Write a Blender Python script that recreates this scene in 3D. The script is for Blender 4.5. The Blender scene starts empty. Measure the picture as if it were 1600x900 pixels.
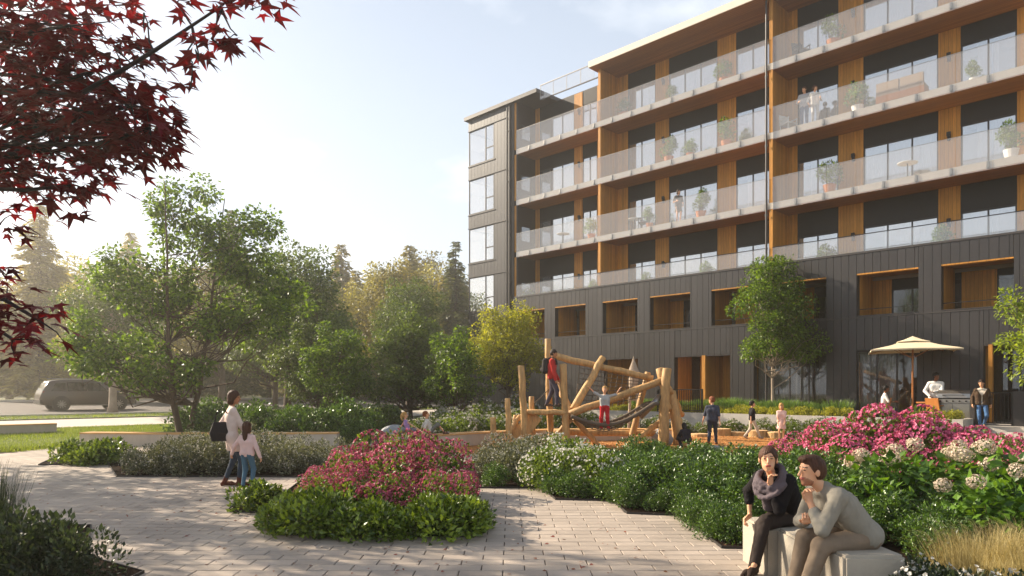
import bpy, bmesh, math, random
import numpy as np
from mathutils import Vector, Matrix

S = bpy.context.scene
COL = S.collection
R = math.radians
F_PX, PX0, PY0, CAM_H = 1100.0, 800.0, 608.0, 1.7     # focal length and principal point in photo pixels, eye height

# ------------------------------------------------------------------ camera
cam_d = bpy.data.cameras.new('camera'); cam = bpy.data.objects.new('camera', cam_d); COL.objects.link(cam)
cam.location = (0, 0, CAM_H); cam.rotation_euler = (R(90), 0, 0)
cam_d.sensor_width = 36.0; cam_d.lens = 36.0 * F_PX / 1600.0
cam_d.shift_y = (PY0 - 450.0) / 1600.0
cam_d.clip_start = 0.05; cam_d.clip_end = 3000
S.camera = cam

# ------------------------------------------------------------------ light
SUN_EL, SUN_DIR = 29.0, (-0.883, 0.469)               # elevation; horizontal direction towards the sun
w = bpy.data.worlds.new('World'); S.world = w; w.use_nodes = True
nt = w.node_tree; nt.nodes.clear()
N = lambda t, **k: nt.nodes.new(t)
out = N('ShaderNodeOutputWorld'); bg = N('ShaderNodeBackground'); sky = N('ShaderNodeTexSky')
sky.sky_type = 'NISHITA'; sky.sun_disc = False
sky.sun_elevation = R(SUN_EL); sky.sun_rotation = math.atan2(SUN_DIR[0], SUN_DIR[1])
sky.air_density = 1.0; sky.dust_density = 1.2; sky.ozone_density = 1.0
# fair-weather clouds, the same all round the sky
tc = N('ShaderNodeTexCoord'); sep = N('ShaderNodeSeparateXYZ'); nt.links.new(tc.outputs['Generated'], sep.inputs[0])
addz = N('ShaderNodeMath'); addz.operation = 'ADD'; addz.inputs[1].default_value = 0.22; nt.links.new(sep.outputs[2], addz.inputs[0])
dx = N('ShaderNodeMath'); dx.operation = 'DIVIDE'; nt.links.new(sep.outputs[0], dx.inputs[0]); nt.links.new(addz.outputs[0], dx.inputs[1])
dy = N('ShaderNodeMath'); dy.operation = 'DIVIDE'; nt.links.new(sep.outputs[1], dy.inputs[0]); nt.links.new(addz.outputs[0], dy.inputs[1])
cmb = N('ShaderNodeCombineXYZ'); nt.links.new(dx.outputs[0], cmb.inputs[0]); nt.links.new(dy.outputs[0], cmb.inputs[1])
cmb.inputs[2].default_value = 5.2
noi = N('ShaderNodeTexNoise'); noi.inputs['Scale'].default_value = 1.9; noi.inputs['Detail'].default_value = 7; noi.inputs['Roughness'].default_value = 0.52
nt.links.new(cmb.outputs[0], noi.inputs['Vector'])
rmp = N('ShaderNodeValToRGB'); rmp.color_ramp.elements[0].position = 0.52; rmp.color_ramp.elements[1].position = 0.72
nt.links.new(noi.outputs['Fac'], rmp.inputs[0])
mixc = N('ShaderNodeMixRGB'); mixc.inputs[2].default_value = (12.0, 12.2, 12.4, 1)
fm = N('ShaderNodeMath'); fm.operation = 'MULTIPLY'; fm.inputs[1].default_value = 0.75
nt.links.new(rmp.outputs[0], fm.inputs[0]); nt.links.new(fm.outputs[0], mixc.inputs[0])
veil = N('ShaderNodeMixRGB'); veil.inputs[2].default_value = (9.6, 10.5, 11.7, 1)
hz_ = N('ShaderNodeMapRange'); hz_.inputs[1].default_value = 0.0; hz_.inputs[2].default_value = 1.0; hz_.inputs[3].default_value = 0.80; hz_.inputs[4].default_value = 0.06; nt.links.new(sep.outputs[2], hz_.inputs[0]); nt.links.new(hz_.outputs[0], veil.inputs[0])
nt.links.new(sky.outputs[0], veil.inputs[1]); nt.links.new(veil.outputs[0], mixc.inputs[1]); nt.links.new(mixc.outputs[0], bg.inputs[0])
bg.inputs[1].default_value = 0.054; nt.links.new(bg.outputs[0], out.inputs[0])

sun_d = bpy.data.lights.new('sun', 'SUN'); sun = bpy.data.objects.new('sun', sun_d); COL.objects.link(sun)
sun_d.energy = 5.0; sun_d.angle = R(0.5); sun_d.color = (1.0, 0.86, 0.68)
sv = Vector((SUN_DIR[0] * math.cos(R(SUN_EL)), SUN_DIR[1] * math.cos(R(SUN_EL)), math.sin(R(SUN_EL))))
sun.rotation_euler = sv.to_track_quat('Z', 'Y').to_euler(); sun.location = (-30, 10, 40)

S.view_settings.view_transform = 'Standard'; S.view_settings.look = 'None'
S.view_settings.exposure = 1.2; S.view_settings.gamma = 1.0
S.render.engine = 'CYCLES'
S.cycles.use_denoising = True
try: S.cycles.denoiser = 'OPENIMAGEDENOISE'
except Exception: pass
S.cycles.max_bounces = 7; S.cycles.diffuse_bounces = 3; S.cycles.glossy_bounces = 3
S.cycles.transmission_bounces = 4; S.cycles.transparent_max_bounces = 16; S.cycles.volume_bounces = 1
S.cycles.sample_clamp_indirect = 6.0; S.cycles.caustics_reflective = False; S.cycles.caustics_refractive = False

# ------------------------------------------------------------------ materials
def lin(h):
    c = [int(h[i:i + 2], 16) / 255 for i in (0, 2, 4)]
    return tuple(((v + 0.055) / 1.055) ** 2.4 if v > 0.04045 else v / 12.92 for v in c)
def col4(c):
    if isinstance(c, str): c = lin(c)
    return (c[0], c[1], c[2], 1.0)

def pmat(name, base, rough=0.6, var=0.12, scale=4.0, stretch=(1, 1, 1), bump=0.0, bscale=None, metal=0.0, spec=0.4,
         objvar=0.0, island=0.0, world=False, detail=5, base2=None, planks=None):
    m = bpy.data.materials.new(name); m.use_nodes = True
    t = m.node_tree; p = t.nodes['Principled BSDF']; L = t.links.new
    b = col4(base)
    tcd = t.nodes.new('ShaderNodeTexCoord'); mp = t.nodes.new('ShaderNodeMapping')
    mp.inputs['Scale'].default_value = stretch
    if world:
        gm = t.nodes.new('ShaderNodeNewGeometry'); L(gm.outputs['Position'], mp.inputs[0])
    else:
        oi0 = t.nodes.new('ShaderNodeObjectInfo'); ad = t.nodes.new('ShaderNodeVectorMath'); ad.operation = 'ADD'
        mu = t.nodes.new('ShaderNodeMath'); mu.operation = 'MULTIPLY'; mu.inputs[1].default_value = 37.0
        L(oi0.outputs['Random'], mu.inputs[0]); L(tcd.outputs['Object'], ad.inputs[0]); L(mu.outputs[0], ad.inputs[1]); L(ad.outputs[0], mp.inputs[0])
    nz = t.nodes.new('ShaderNodeTexNoise'); nz.inputs['Scale'].default_value = scale; nz.inputs['Detail'].default_value = detail
    nz.inputs['Roughness'].default_value = 0.62
    L(mp.outputs[0], nz.inputs['Vector'])
    cr = t.nodes.new('ShaderNodeValToRGB')
    b2 = col4(base2) if base2 else None
    cr.color_ramp.elements[0].position = 0.3; cr.color_ramp.elements[1].position = 0.7
    cr.color_ramp.elements[0].color = tuple(v * (1 - var) for v in b[:3]) + (1,)
    cr.color_ramp.elements[1].color = b2 if b2 else tuple(min(1, v * (1 + var)) for v in b[:3]) + (1,)
    L(nz.outputs['Fac'], cr.inputs[0]); c = cr.outputs[0]
    if objvar or island:
        if island:
            src = t.nodes.new('ShaderNodeNewGeometry').outputs['Random Per Island']; a = island
        else:
            src = t.nodes.new('ShaderNodeObjectInfo').outputs['Random']; a = objvar
        mr = t.nodes.new('ShaderNodeMapRange'); mr.inputs[3].default_value = 1 - a; mr.inputs[4].default_value = 1 + a
        L(src, mr.inputs[0])
        hs = t.nodes.new('ShaderNodeHueSaturation'); L(mr.outputs[0], hs.inputs['Value']); L(c, hs.inputs['Color']); c = hs.outputs[0]
    if planks:                                     # board joints and board-to-board tone, too fine to model
        ax, wdt = planks; sx = t.nodes.new('ShaderNodeSeparateXYZ'); L(tcd.outputs['Object'], sx.inputs[0])
        if ax == 'xy':
            am = t.nodes.new('ShaderNodeMath'); L(sx.outputs[0], am.inputs[0]); L(sx.outputs[1], am.inputs[1]); src_ = am.outputs[0]
        else: src_ = sx.outputs['XYZ'.index(ax.upper())]
        dv = t.nodes.new('ShaderNodeMath'); dv.operation = 'DIVIDE'; dv.inputs[1].default_value = wdt; L(src_, dv.inputs[0])
        fr_ = t.nodes.new('ShaderNodeMath'); fr_.operation = 'FRACT'; L(dv.outputs[0], fr_.inputs[0]); fl_ = t.nodes.new('ShaderNodeMath'); fl_.operation = 'FLOOR'; L(dv.outputs[0], fl_.inputs[0])
        wn = t.nodes.new('ShaderNodeTexWhiteNoise'); wn.noise_dimensions = '1D'; L(fl_.outputs[0], wn.inputs['W'])
        gt = t.nodes.new('ShaderNodeMath'); gt.operation = 'GREATER_THAN'; gt.inputs[1].default_value = .08; L(fr_.outputs[0], gt.inputs[0])
        m1_ = t.nodes.new('ShaderNodeMapRange'); m1_.inputs[3].default_value = .82; m1_.inputs[4].default_value = 1.14; L(wn.outputs['Value'], m1_.inputs[0])
        m2_ = t.nodes.new('ShaderNodeMapRange'); m2_.inputs[3].default_value = .4; m2_.inputs[4].default_value = 1.0; L(gt.outputs[0], m2_.inputs[0])
        mm = t.nodes.new('ShaderNodeMath'); mm.operation = 'MULTIPLY'; L(m1_.outputs[0], mm.inputs[0]); L(m2_.outputs[0], mm.inputs[1])
        h2 = t.nodes.new('ShaderNodeHueSaturation'); L(mm.outputs[0], h2.inputs['Value']); L(c, h2.inputs['Color']); c = h2.outputs[0]
    L(c, p.inputs['Base Color'])
    p.inputs['Roughness'].default_value = rough; p.inputs['Metallic'].default_value = metal
    p.inputs['Specular IOR Level'].default_value = spec
    if bump:
        n2 = t.nodes.new('ShaderNodeTexNoise'); n2.inputs['Scale'].default_value = bscale or scale * 6; n2.inputs['Detail'].default_value = 4
        L(mp.outputs[0], n2.inputs['Vector'])
        bp = t.nodes.new('ShaderNodeBump'); bp.inputs['Strength'].default_value = bump; bp.inputs['Distance'].default_value = 0.02
        L(n2.outputs['Fac'], bp.inputs['Height']); L(bp.outputs[0], p.inputs['Normal'])
    return m

def leafmat(name, c1, c2, trans=0.38, tcol=None, rough=0.45, spec=0.35, objvar=0.12):
    m = bpy.data.materials.new(name); m.use_nodes = True
    t = m.node_tree; p = t.nodes['Principled BSDF']; L = t.links.new; o = t.nodes['Material Output']
    g = t.nodes.new('ShaderNodeNewGeometry'); mx = t.nodes.new('ShaderNodeMixRGB')
    mx.inputs[1].default_value = col4(c1); mx.inputs[2].default_value = col4(c2); L(g.outputs['Random Per Island'], mx.inputs[0])
    oi = t.nodes.new('ShaderNodeObjectInfo'); mr = t.nodes.new('ShaderNodeMapRange')
    mr.inputs[3].default_value = 1 - objvar; mr.inputs[4].default_value = 1 + objvar; L(oi.outputs['Random'], mr.inputs[0])
    hs = t.nodes.new('ShaderNodeHueSaturation'); L(mr.outputs[0], hs.inputs['Value']); L(mx.outputs[0], hs.inputs['Color'])
    L(hs.outputs[0], p.inputs['Base Color']); p.inputs['Roughness'].default_value = rough; p.inputs['Specular IOR Level'].default_value = spec
    tr = t.nodes.new('ShaderNodeBsdfTranslucent'); tm = t.nodes.new('ShaderNodeMixRGB'); tm.blend_type = 'MULTIPLY'; tm.inputs[0].default_value = 1
    L(hs.outputs[0], tm.inputs[1]); tm.inputs[2].default_value = col4(tcol or (1.9, 1.75, 0.7)); L(tm.outputs[0], tr.inputs[0])
    ms = t.nodes.new('ShaderNodeMixShader'); ms.inputs[0].default_value = trans
    L(p.outputs[0], ms.inputs[1]); L(tr.outputs[0], ms.inputs[2]); L(ms.outputs[0], o.inputs['Surface'])
    return m

def glassmat(name, tint, veil, gloss, tr=(1, 1, 1), rough=0.03):
    m = bpy.data.materials.new(name); m.use_nodes = True
    t = m.node_tree; L = t.links.new; o = t.nodes['Material Output']; t.nodes.remove(t.nodes['Principled BSDF'])
    a = t.nodes.new('ShaderNodeBsdfTransparent'); a.inputs[0].default_value = col4(tr)
    d = t.nodes.new('ShaderNodeBsdfDiffuse'); d.inputs[0].default_value = col4(tint)
    tl = t.nodes.new('ShaderNodeBsdfTranslucent'); tl.inputs[0].default_value = col4(tint)
    dm = t.nodes.new('ShaderNodeMixShader'); dm.inputs[0].default_value = 0.4; L(d.outputs[0], dm.inputs[1]); L(tl.outputs[0], dm.inputs[2])
    g = t.nodes.new('ShaderNodeBsdfGlossy'); g.inputs['Roughness'].default_value = rough; g.inputs[0].default_value = (0.95, 0.95, 0.95, 1)
    m1 = t.nodes.new('ShaderNodeMixShader'); m1.inputs[0].default_value = veil; L(a.outputs[0], m1.inputs[1]); L(dm.outputs[0], m1.inputs[2])
    lw = t.nodes.new('ShaderNodeLayerWeight'); lw.inputs[0].default_value = 0.5; pw = t.nodes.new('ShaderNodeMath'); pw.operation = 'POWER'; pw.inputs[1].default_value = 5.0; L(lw.outputs['Facing'], pw.inputs[0])
    fr = t.nodes.new('ShaderNodeMath'); fr.operation = 'MULTIPLY_ADD'; fr.inputs[1].default_value = 0.9; fr.inputs[2].default_value = 0.05; L(pw.outputs[0], fr.inputs[0])
    ma = t.nodes.new('ShaderNodeMath'); ma.operation = 'ADD'; ma.inputs[1].default_value = gloss; ma.use_clamp = True; L(fr.outputs[0], ma.inputs[0])
    m2 = t.nodes.new('ShaderNodeMixShader'); L(ma.outputs[0], m2.inputs[0]); L(m1.outputs[0], m2.inputs[1]); L(g.outputs[0], m2.inputs[2])
    L(m2.outputs[0], o.inputs['Surface'])
    return m

M = {}
M['clad'] = pmat('dark_metal_cladding', '2d2a2a', rough=0.42, var=0.10, scale=1.3, stretch=(1, 1, 0.25), spec=0.5, objvar=0.14)
M['trim'] = pmat('charcoal_trim', '3a3635', rough=0.5, var=0.06)
M['black'] = pmat('black_blind_box', '1b1918', rough=0.6, var=0.06)
M['frame'] = pmat('window_frame_black', '2b2826', rough=0.45, var=0.05)
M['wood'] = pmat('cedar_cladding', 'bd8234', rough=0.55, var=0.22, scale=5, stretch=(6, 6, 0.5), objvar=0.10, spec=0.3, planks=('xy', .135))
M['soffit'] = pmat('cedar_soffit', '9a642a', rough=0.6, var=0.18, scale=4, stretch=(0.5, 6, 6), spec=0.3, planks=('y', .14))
M['slab'] = pmat('pale_slab_edge', 'cfc4b6', rough=0.7, var=0.06)
M['fascia'] = pmat('cream_roof_fascia', 'ddd2c0', rough=0.6, var=0.05)
M['glass'] = glassmat('milky_balustrade_glass', (0.88, 0.85, 0.82), 0.145, 0.01, (0.97, 0.97, 0.97))
M['cglass'] = glassmat('clear_balustrade_glass', (0.8, 0.8, 0.8), 0.10, 0.05, (0.95, 0.95, 0.95))
M['pane'] = glassmat('window_glass', (0.7, 0.7, 0.7), 0.02, 0.36, (0.8, 0.82, 0.84), 0.02)
M['dark_pane'] = glassmat('tinted_window_glass', (0.3, 0.3, 0.3), 0.02, 0.02, (0.62, 0.63, 0.64), 0.02)
M['bright_pane'] = glassmat('corner_window_glass', (0.95, 0.95, 0.95), 0.08, 0.42, (0.92, 0.92, 0.92), 0.02)
M['curtain'] = pmat('white_curtain', 'e6e0d8', rough=0.9, var=0.05, spec=0.1)
M['interior'] = pmat('room_interior', '8d867e', rough=0.9, var=0.06)
M['roomdark'] = pmat('dark_room', '3a3430', rough=0.9, var=0.06)
M['metal'] = pmat('brushed_steel', '9a9690', rough=0.35, var=0.06, metal=0.9)
M['dmetal'] = pmat('black_metal', '1d1b1a', rough=0.45, var=0.06, metal=0.3)
M['concrete'] = pmat('pale_concrete', 'b8b0a6', rough=0.8, var=0.12, scale=2.0, bump=0.15, bscale=40)
M['bench_conc'] = pmat('board_marked_concrete', 'bdb0a0', rough=0.8, var=0.14, scale=3.0, stretch=(1, 1, 0.4), bump=0.2, bscale=30, objvar=0.05)
M['limestone'] = pmat('limestone_block', 'a89f90', rough=0.75, var=0.10, scale=3.0, bump=0.25, bscale=45)
M['bench_top'] = pmat('bench_timber_top', 'c79a62', rough=0.6, var=0.18, scale=4, stretch=(0.6, 6, 6), objvar=0.08)
M['paver'] = pmat('concrete_paver', 'a39689', rough=0.72, var=0.19, scale=0.9, detail=8, bump=0.12, bscale=60, objvar=0.10, world=True)
M['paver_far'] = pmat('concrete_pavers', 'a39689', rough=0.72, var=0.19, scale=0.9, detail=8, bump=0.12, bscale=60, island=0.10, world=True)
M['mortar'] = pmat('joint_sand', '42372f', rough=0.95, var=0.2, scale=20)
M['soil'] = pmat('dark_bark_mulch', '271d16', rough=1.0, var=0.5, scale=25, bump=1.0, bscale=50, world=True, spec=0.03)
M['steel_edge'] = pmat('bed_edging', '2a2522', rough=0.6, var=0.1)
M['chips'] = pmat('wood_chip_surface', 'a8723a', rough=0.9, var=0.35, scale=18, bump=0.8, bscale=40, world=True)
M['chip'] = pmat('wood_chips', 'b9803f', rough=0.85, var=0.2, scale=8, island=0.35)
M['asphalt'] = pmat('asphalt', '57504a', rough=0.85, var=0.15, scale=1.5, bump=0.2, bscale=60, world=True)
M['path'] = pmat('light_concrete_path', 'b9b0a5', rough=0.8, var=0.10, scale=1.2, world=True)
M['grass_ground'] = pmat('lawn_ground', '4f5a25', rough=0.95, var=0.25, scale=2.0, world=True)
M['ground'] = pmat('meadow_ground', '46491f', rough=0.95, var=0.35, scale=0.6, world=True)
M['log'] = pmat('peeled_log', 'ba915c', rough=0.65, var=0.34, scale=3.5, stretch=(4, 4, 0.9), bump=0.5, bscale=11, objvar=0.10)
M['log_end'] = pmat('log_end_grain', 'd8b184', rough=0.7, var=0.12, scale=12)
M['rope'] = pmat('grey_brown_rope', '5e5245', rough=0.9, var=0.2, scale=30)
M['bark'] = pmat('tree_bark', '5a4a3c', rough=0.9, var=0.3, scale=6, stretch=(1, 1, 0.3), bump=0.6, bscale=16)
M['bark_pale'] = pmat('pale_tree_bark', '9c8b78', rough=0.85, var=0.25, scale=6, stretch=(1, 1, 0.4), bump=0.4, bscale=16)
M['bark_dark'] = pmat('dark_twig_bark', '2b2124', rough=0.8, var=0.2, scale=8)
M['stem'] = pmat('plant_stem', '4a4a26', rough=0.8, var=0.2, scale=6)
M['rock'] = pmat('boulder_stone', '8f9294', rough=0.85, var=0.2, scale=3, bump=0.5, bscale=12)
M['terracotta'] = pmat('terracotta_pot', 'b5713f', rough=0.8, var=0.12)
M['whitepot'] = pmat('white_pot', 'e8e4de', rough=0.4, var=0.04)
M['canvas'] = pmat('cream_canvas', 'dccbaa', rough=0.85, var=0.06)
M['pole_wood'] = pmat('varnished_pole', 'a3662f', rough=0.45, var=0.15, stretch=(5, 5, 0.5))

# ------------------------------------------------------------------ mesh helpers
def mesh_np(name, V, Fc, mat=None, smooth=False, fmat=None, mats=None):
    """V (n,3); Fc (m,3) or (m,4) array, or a list of such arrays."""
    if not isinstance(Fc, list): Fc = [Fc]
    Fc = [np.asarray(f, dtype=np.int32) for f in Fc if len(f)]
    me = bpy.data.meshes.new(name)
    V = np.asarray(V, dtype=np.float32)
    me.vertices.add(len(V)); me.vertices.foreach_set('co', V.ravel())
    nl = sum(f.size for f in Fc); nf = sum(len(f) for f in Fc)
    me.loops.add(nl); me.loops.foreach_set('vertex_index', np.concatenate([f.ravel() for f in Fc]))
    me.polygons.add(nf)
    tot = np.concatenate([np.full(len(f), f.shape[1], dtype=np.int32) for f in Fc])
    st = np.concatenate([[0], np.cumsum(tot)[:-1]]).astype(np.int32)
    me.polygons.foreach_set('loop_start', st)
    try: me.polygons.foreach_set('loop_total', tot)
    except Exception: pass
    me.polygons.foreach_set('use_smooth', np.full(nf, bool(smooth), dtype=bool))
    for m in (mats or ([mat] if mat else [])): me.materials.append(m)
    if fmat is not None: me.polygons.foreach_set('material_index', np.asarray(fmat, dtype=np.int32))
    me.update(calc_edges=True); me.validate()
    return me

class MB:
    """collects shapes, builds one mesh"""
    def __init__(s): s.v = []; s.f = {3: [], 4: []}; s.n = 0; s.ng = []
    def add(s, V, Fs):
        V = np.asarray(V, float).reshape(-1, 3); s.v.append(V)
        for f in Fs:
            if len(f) in (3, 4): s.f[len(f)].append([i + s.n for i in f])
            else:
                for k in range(1, len(f) - 1): s.f[3].append([f[0] + s.n, f[k] + s.n, f[k + 1] + s.n])
        s.n += len(V); return s
    def box(s, c, d, rot=None):
        h = np.array(d, float) / 2
        V = np.array([[x, y, z] for z in (-1, 1) for y in (-1, 1) for x in (-1, 1)]) * h
        if rot is not None: V = V @ np.array(rot).T
        return s.add(V + np.array(c, float), [(0, 2, 3, 1), (4, 5, 7, 6), (0, 1, 5, 4), (2, 6, 7, 3), (0, 4, 6, 2), (1, 3, 7, 5)])
    def bx(s, x0, x1, y0, y1, z0, z1): return s.box(((x0 + x1) / 2, (y0 + y1) / 2, (z0 + z1) / 2), (x1 - x0, y1 - y0, z1 - z0))
    def tube(s, P, r, n=8, cap=True, wob=0.0, rng=None):
        P = np.asarray(P, float); k = len(P); r = np.broadcast_to(np.asarray(r, float), (k,))
        T = np.gradient(P, axis=0); T /= np.linalg.norm(T, axis=1)[:, None] + 1e-9
        ref = np.array([0, 0, 1.0]) if abs(T[0][2]) < 0.9 else np.array([1.0, 0, 0])
        V = []; a = np.linspace(0, 2 * np.pi, n, endpoint=False)
        u = np.cross(T[0], ref); u /= np.linalg.norm(u)
        for i in range(k):
            u = u - T[i] * u.dot(T[i]); u /= np.linalg.norm(u) + 1e-9; q = np.cross(T[i], u)
            rr = r[i] * (1 + (wob * (rng.random(n) - .5) if wob else 0))
            V.append(P[i] + (np.cos(a)[:, None] * u + np.sin(a)[:, None] * q) * (rr[:, None] if wob else rr))
        V = np.concatenate(V); Fs = []
        for i in range(k - 1):
            for j in range(n):
                j2 = (j + 1) % n; Fs.append((i * n + j, i * n + j2, (i + 1) * n + j2, (i + 1) * n + j))
        if cap:
            Fs.append(tuple(range(n - 1, -1, -1))); Fs.append(tuple((k - 1) * n + j for j in range(n)))
        return s.add(V, Fs)
    def cyl(s, a, b, r, r2=None, n=12): return s.tube([a, b], [r, r if r2 is None else r2], n)
    def lathe(s, prof, n=16, c=(0, 0, 0)):
        V = []; a = np.linspace(0, 2 * np.pi, n, endpoint=False)
        for r_, z in prof: V.append(np.stack([np.cos(a) * r_, np.sin(a) * r_, np.full(n, z)], 1))
        V = np.concatenate(V) + np.array(c, float); k = len(prof); Fs = []
        for i in range(k - 1):
            for j in range(n): Fs.append((i * n + j, i * n + (j + 1) % n, (i + 1) * n + (j + 1) % n, (i + 1) * n + j))
        Fs.append(tuple(range(n - 1, -1, -1))); Fs.append(tuple((k - 1) * n + j for j in range(n)))
        return s.add(V, Fs)
    def poly(s, pts, z0, z1):
        """prism from a 2D outline"""
        n = len(pts)
        ar = sum(pts[i][0] * pts[(i + 1) % n][1] - pts[(i + 1) % n][0] * pts[i][1] for i in range(n))
        if ar < 0: pts = pts[::-1]
        V = [(x, y, z0) for x, y in pts] + [(x, y, z1) for x, y in pts]
        from mathutils.geometry import tessellate_polygon
        tr = tessellate_polygon([[Vector((x, y, 0)) for x, y in pts]])
        Fs = []
        for a, b, c in tr:
            pa, pb, pc = pts[a], pts[b], pts[c]
            if (pb[0] - pa[0]) * (pc[1] - pa[1]) - (pb[1] - pa[1]) * (pc[0] - pa[0]) < 0: b, c = c, b
            Fs.append((a + n, b + n, c + n))
            if z1 > z0: Fs.append((a, c, b))
        if z1 > z0:
            for i in range(n): Fs.append((i, (i + 1) % n, n + (i + 1) % n, n + i))
        return s.add(V, Fs)
    def mesh(s, name, mat, smooth=False):
        return mesh_np(name, np.concatenate(s.v), [np.array(s.f[k]) for k in (3, 4) if s.f[k]], mat, smooth)
    def build(s, name, mat, parent=None, smooth=False, loc=None):
        return link(name, s.mesh(name, mat, smooth), parent, loc)

def link(name, data, parent=None, loc=None, rotz=None, scale=None):
    o = bpy.data.objects.new(name, data); COL.objects.link(o)
    if parent is not None: o.parent = parent
    if loc is not None: o.location = loc
    if rotz is not None: o.rotation_euler = (0, 0, rotz)
    if scale is not None: o.scale = scale if hasattr(scale, '__len__') else (scale,) * 3
    return o
def tag(o, label=None, cat=None, group=None, kind=None):
    if label: o['label'] = label
    if cat: o['category'] = cat
    if group: o['group'] = group
    if kind: o['kind'] = kind
    return o
def thing(name, label, cat, loc=(0, 0, 0), rotz=0.0, group=None):
    o = link(name, None, None, loc, rotz); o.empty_display_size = 0.2
    return tag(o, label, cat, group)
def kids(o): return [c for c in bpy.data.objects if c.parent == o]
TREES = {}
def copy_tree(o, parent=None):
    c = o.copy(); COL.objects.link(c)
    if parent is not None: c.parent = parent
    if parent is None: TREES[c.name] = []
    for ch in o.children: copy_tree(ch, c)
    return c
def struct(o): o['kind'] = 'structure'; return o

BOXC = {}
def boxo(name, parent, x, y, z, mat):
    """axis box as an object; equal sizes share one mesh"""
    d = (round(x[1] - x[0], 4), round(y[1] - y[0], 4), round(z[1] - z[0], 4)); key = (d, mat.name)
    if key not in BOXC: BOXC[key] = MB().box((0, 0, 0), d).mesh(name, mat)
    return link(name, BOXC[key], parent, ((x[0] + x[1]) / 2, (y[0] + y[1]) / 2, (z[0] + z[1]) / 2))

def at(px, py, Y): return Vector(((px - PX0) / F_PX * Y, Y, CAM_H - (py - PY0) / F_PX * Y))
def gy(py, z=0.0): return (CAM_H - z) * F_PX / (py - PY0)
def gnd(px, py, z=0.0):
    Y = gy(py, z); return ((px - PX0) / F_PX * Y, Y)
# ================================================================== ground
def inpoly(x, y, P):
    c = False; n = len(P); j = n - 1
    for i in range(n):
        if (P[i][1] > y) != (P[j][1] > y) and x < (P[j][0] - P[i][0]) * (y - P[i][1]) / (P[j][1] - P[i][1]) + P[i][0]: c = not c
        j = i
    return c
def ter(x, y):
    """gentle rise of the ground towards the road, along w = (-x + y)/sqrt2"""
    wv = (y - x) * 0.7071
    if y < 20 or wv < 27: return 0.0
    return 0.35 * min(1, max(0, (wv - 27) / 14)) + 0.35 * min(1, max(0, (wv - 41) / 25))
def rotband(t, wv): return ((t - wv) * 0.7071, (t + wv) * 0.7071)      # t along the road, w across it

def grid_sheet(name, t0, t1, w0, w1, dz, mat, nt_=20, nw=10):
    V = []; Fs = []
    for i in range(nt_ + 1):
        for j in range(nw + 1):
            x, y = rotband(t0 + (t1 - t0) * i / nt_, w0 + (w1 - w0) * j / nw); V.append((x, y, ter(x, y) + dz))
    for i in range(nt_):
        for j in range(nw):
            a = i * (nw + 1) + j; Fs.append((a, a + nw + 1, a + nw + 2, a + 1))
    return struct(MB().add(V, Fs).build(name, mat, smooth=True))

# one sheet out to the horizon
V = []; Fs = []; xs = np.concatenate([[-900, -400, -200], np.arange(-120, 61, 3.0), [120, 300, 900]]); ys = np.concatenate([[-60, -20], np.arange(0, 121, 3.0), [180, 300, 600, 1200]])
for x in xs:
    for y in ys: V.append((x, y, ter(x, y) - 0.06))
ny = len(ys)
for i in range(len(xs) - 1):
    for j in range(ny - 1): Fs.append((i * ny + j, (i + 1) * ny + j, (i + 1) * ny + j + 1, i * ny + j + 1))
struct(MB().add(V, Fs).build('ground', M['ground'], smooth=True))

grid_sheet('road', -45, 60, 41, 66, 0.0, M['asphalt'])
grid_sheet('path', -45, 60, 33.2, 38.4, -0.01, M['path'])
grid_sheet('pavement', -45, 60, 66.15, 69, 0.12, M['path'])
kb = boxo('kerb', None, (-52.5, 52.5), (-.075, .075), (-.12, .12), M['concrete']); kb.location = (*rotband(7.5, 66.07), ter(*rotband(7.5, 66.07)) + 0.02); kb.rotation_euler = (0, 0, R(45)); struct(kb)
kb2 = boxo('kerb', None, (-52.5, 52.5), (-.075, .075), (-.12, .12), M['concrete']); kb2.location = (*rotband(7.5, 40.9), ter(*rotband(7.5, 40.9)) + 0.0); kb2.rotation_euler = (0, 0, R(45)); struct(kb2)

# planting beds, lawn, play area: outlines in metres
G = lambda *pts: [gnd(a, b) for a, b in pts]
BED_ISLAND = [gnd(428, 836), gnd(728, 838), gnd(742, 815), gnd(735, 780), gnd(700, 742), gnd(560, 735), gnd(470, 752), gnd(440, 775), gnd(380, 776), gnd(355, 800), gnd(425, 802)]
BED_LEFT = [gnd(182, 745), gnd(545, 746), gnd(540, 712), gnd(160, 712)]
BED_LEFTSMALL = [gnd(60, 727), gnd(178, 726), gnd(200, 708), gnd(100, 708)]
BED_MID = [gnd(735, 763), gnd(847, 763), gnd(868, 781), gnd(957, 783), gnd(980, 803), gnd(1062, 806), gnd(1128, 857), gnd(1185, 858), gnd(1290, 900), (3.5, 5.0), (13.5, 5.0), (21, 13.0), (14.5, 20.2), (9.0, 20.4), (7.2, 18.2), (2.4, 17.0), (-0.2, 17.6), (-1.1, 15.5)]
BED_FRONTLEFT = [(-9.5, 3.5), (-3.45, 3.5), (-3.4, 6.5), (-4.3, 7.1), (-5.2, 8.7), (-9.5, 9.2)]
PLAY = [(-2.4, 20.4), (-2.0, 18.9), (-0.2, 17.9), (2.4, 17.3), (7.2, 18.5), (9.1, 20.7), (9.4, 23.2), (7.4, 26.2), (3.0, 26.0), (0.8, 23.1), (-0.9, 21.4)]
LAWN = [(-40, 18.6), (-13.6, 19.0), (-11.5, 21.2), (-9.8, 24.0), (-11.0, 31.0), rotband(14, 33.0), rotband(-30, 33.0)]
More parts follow.
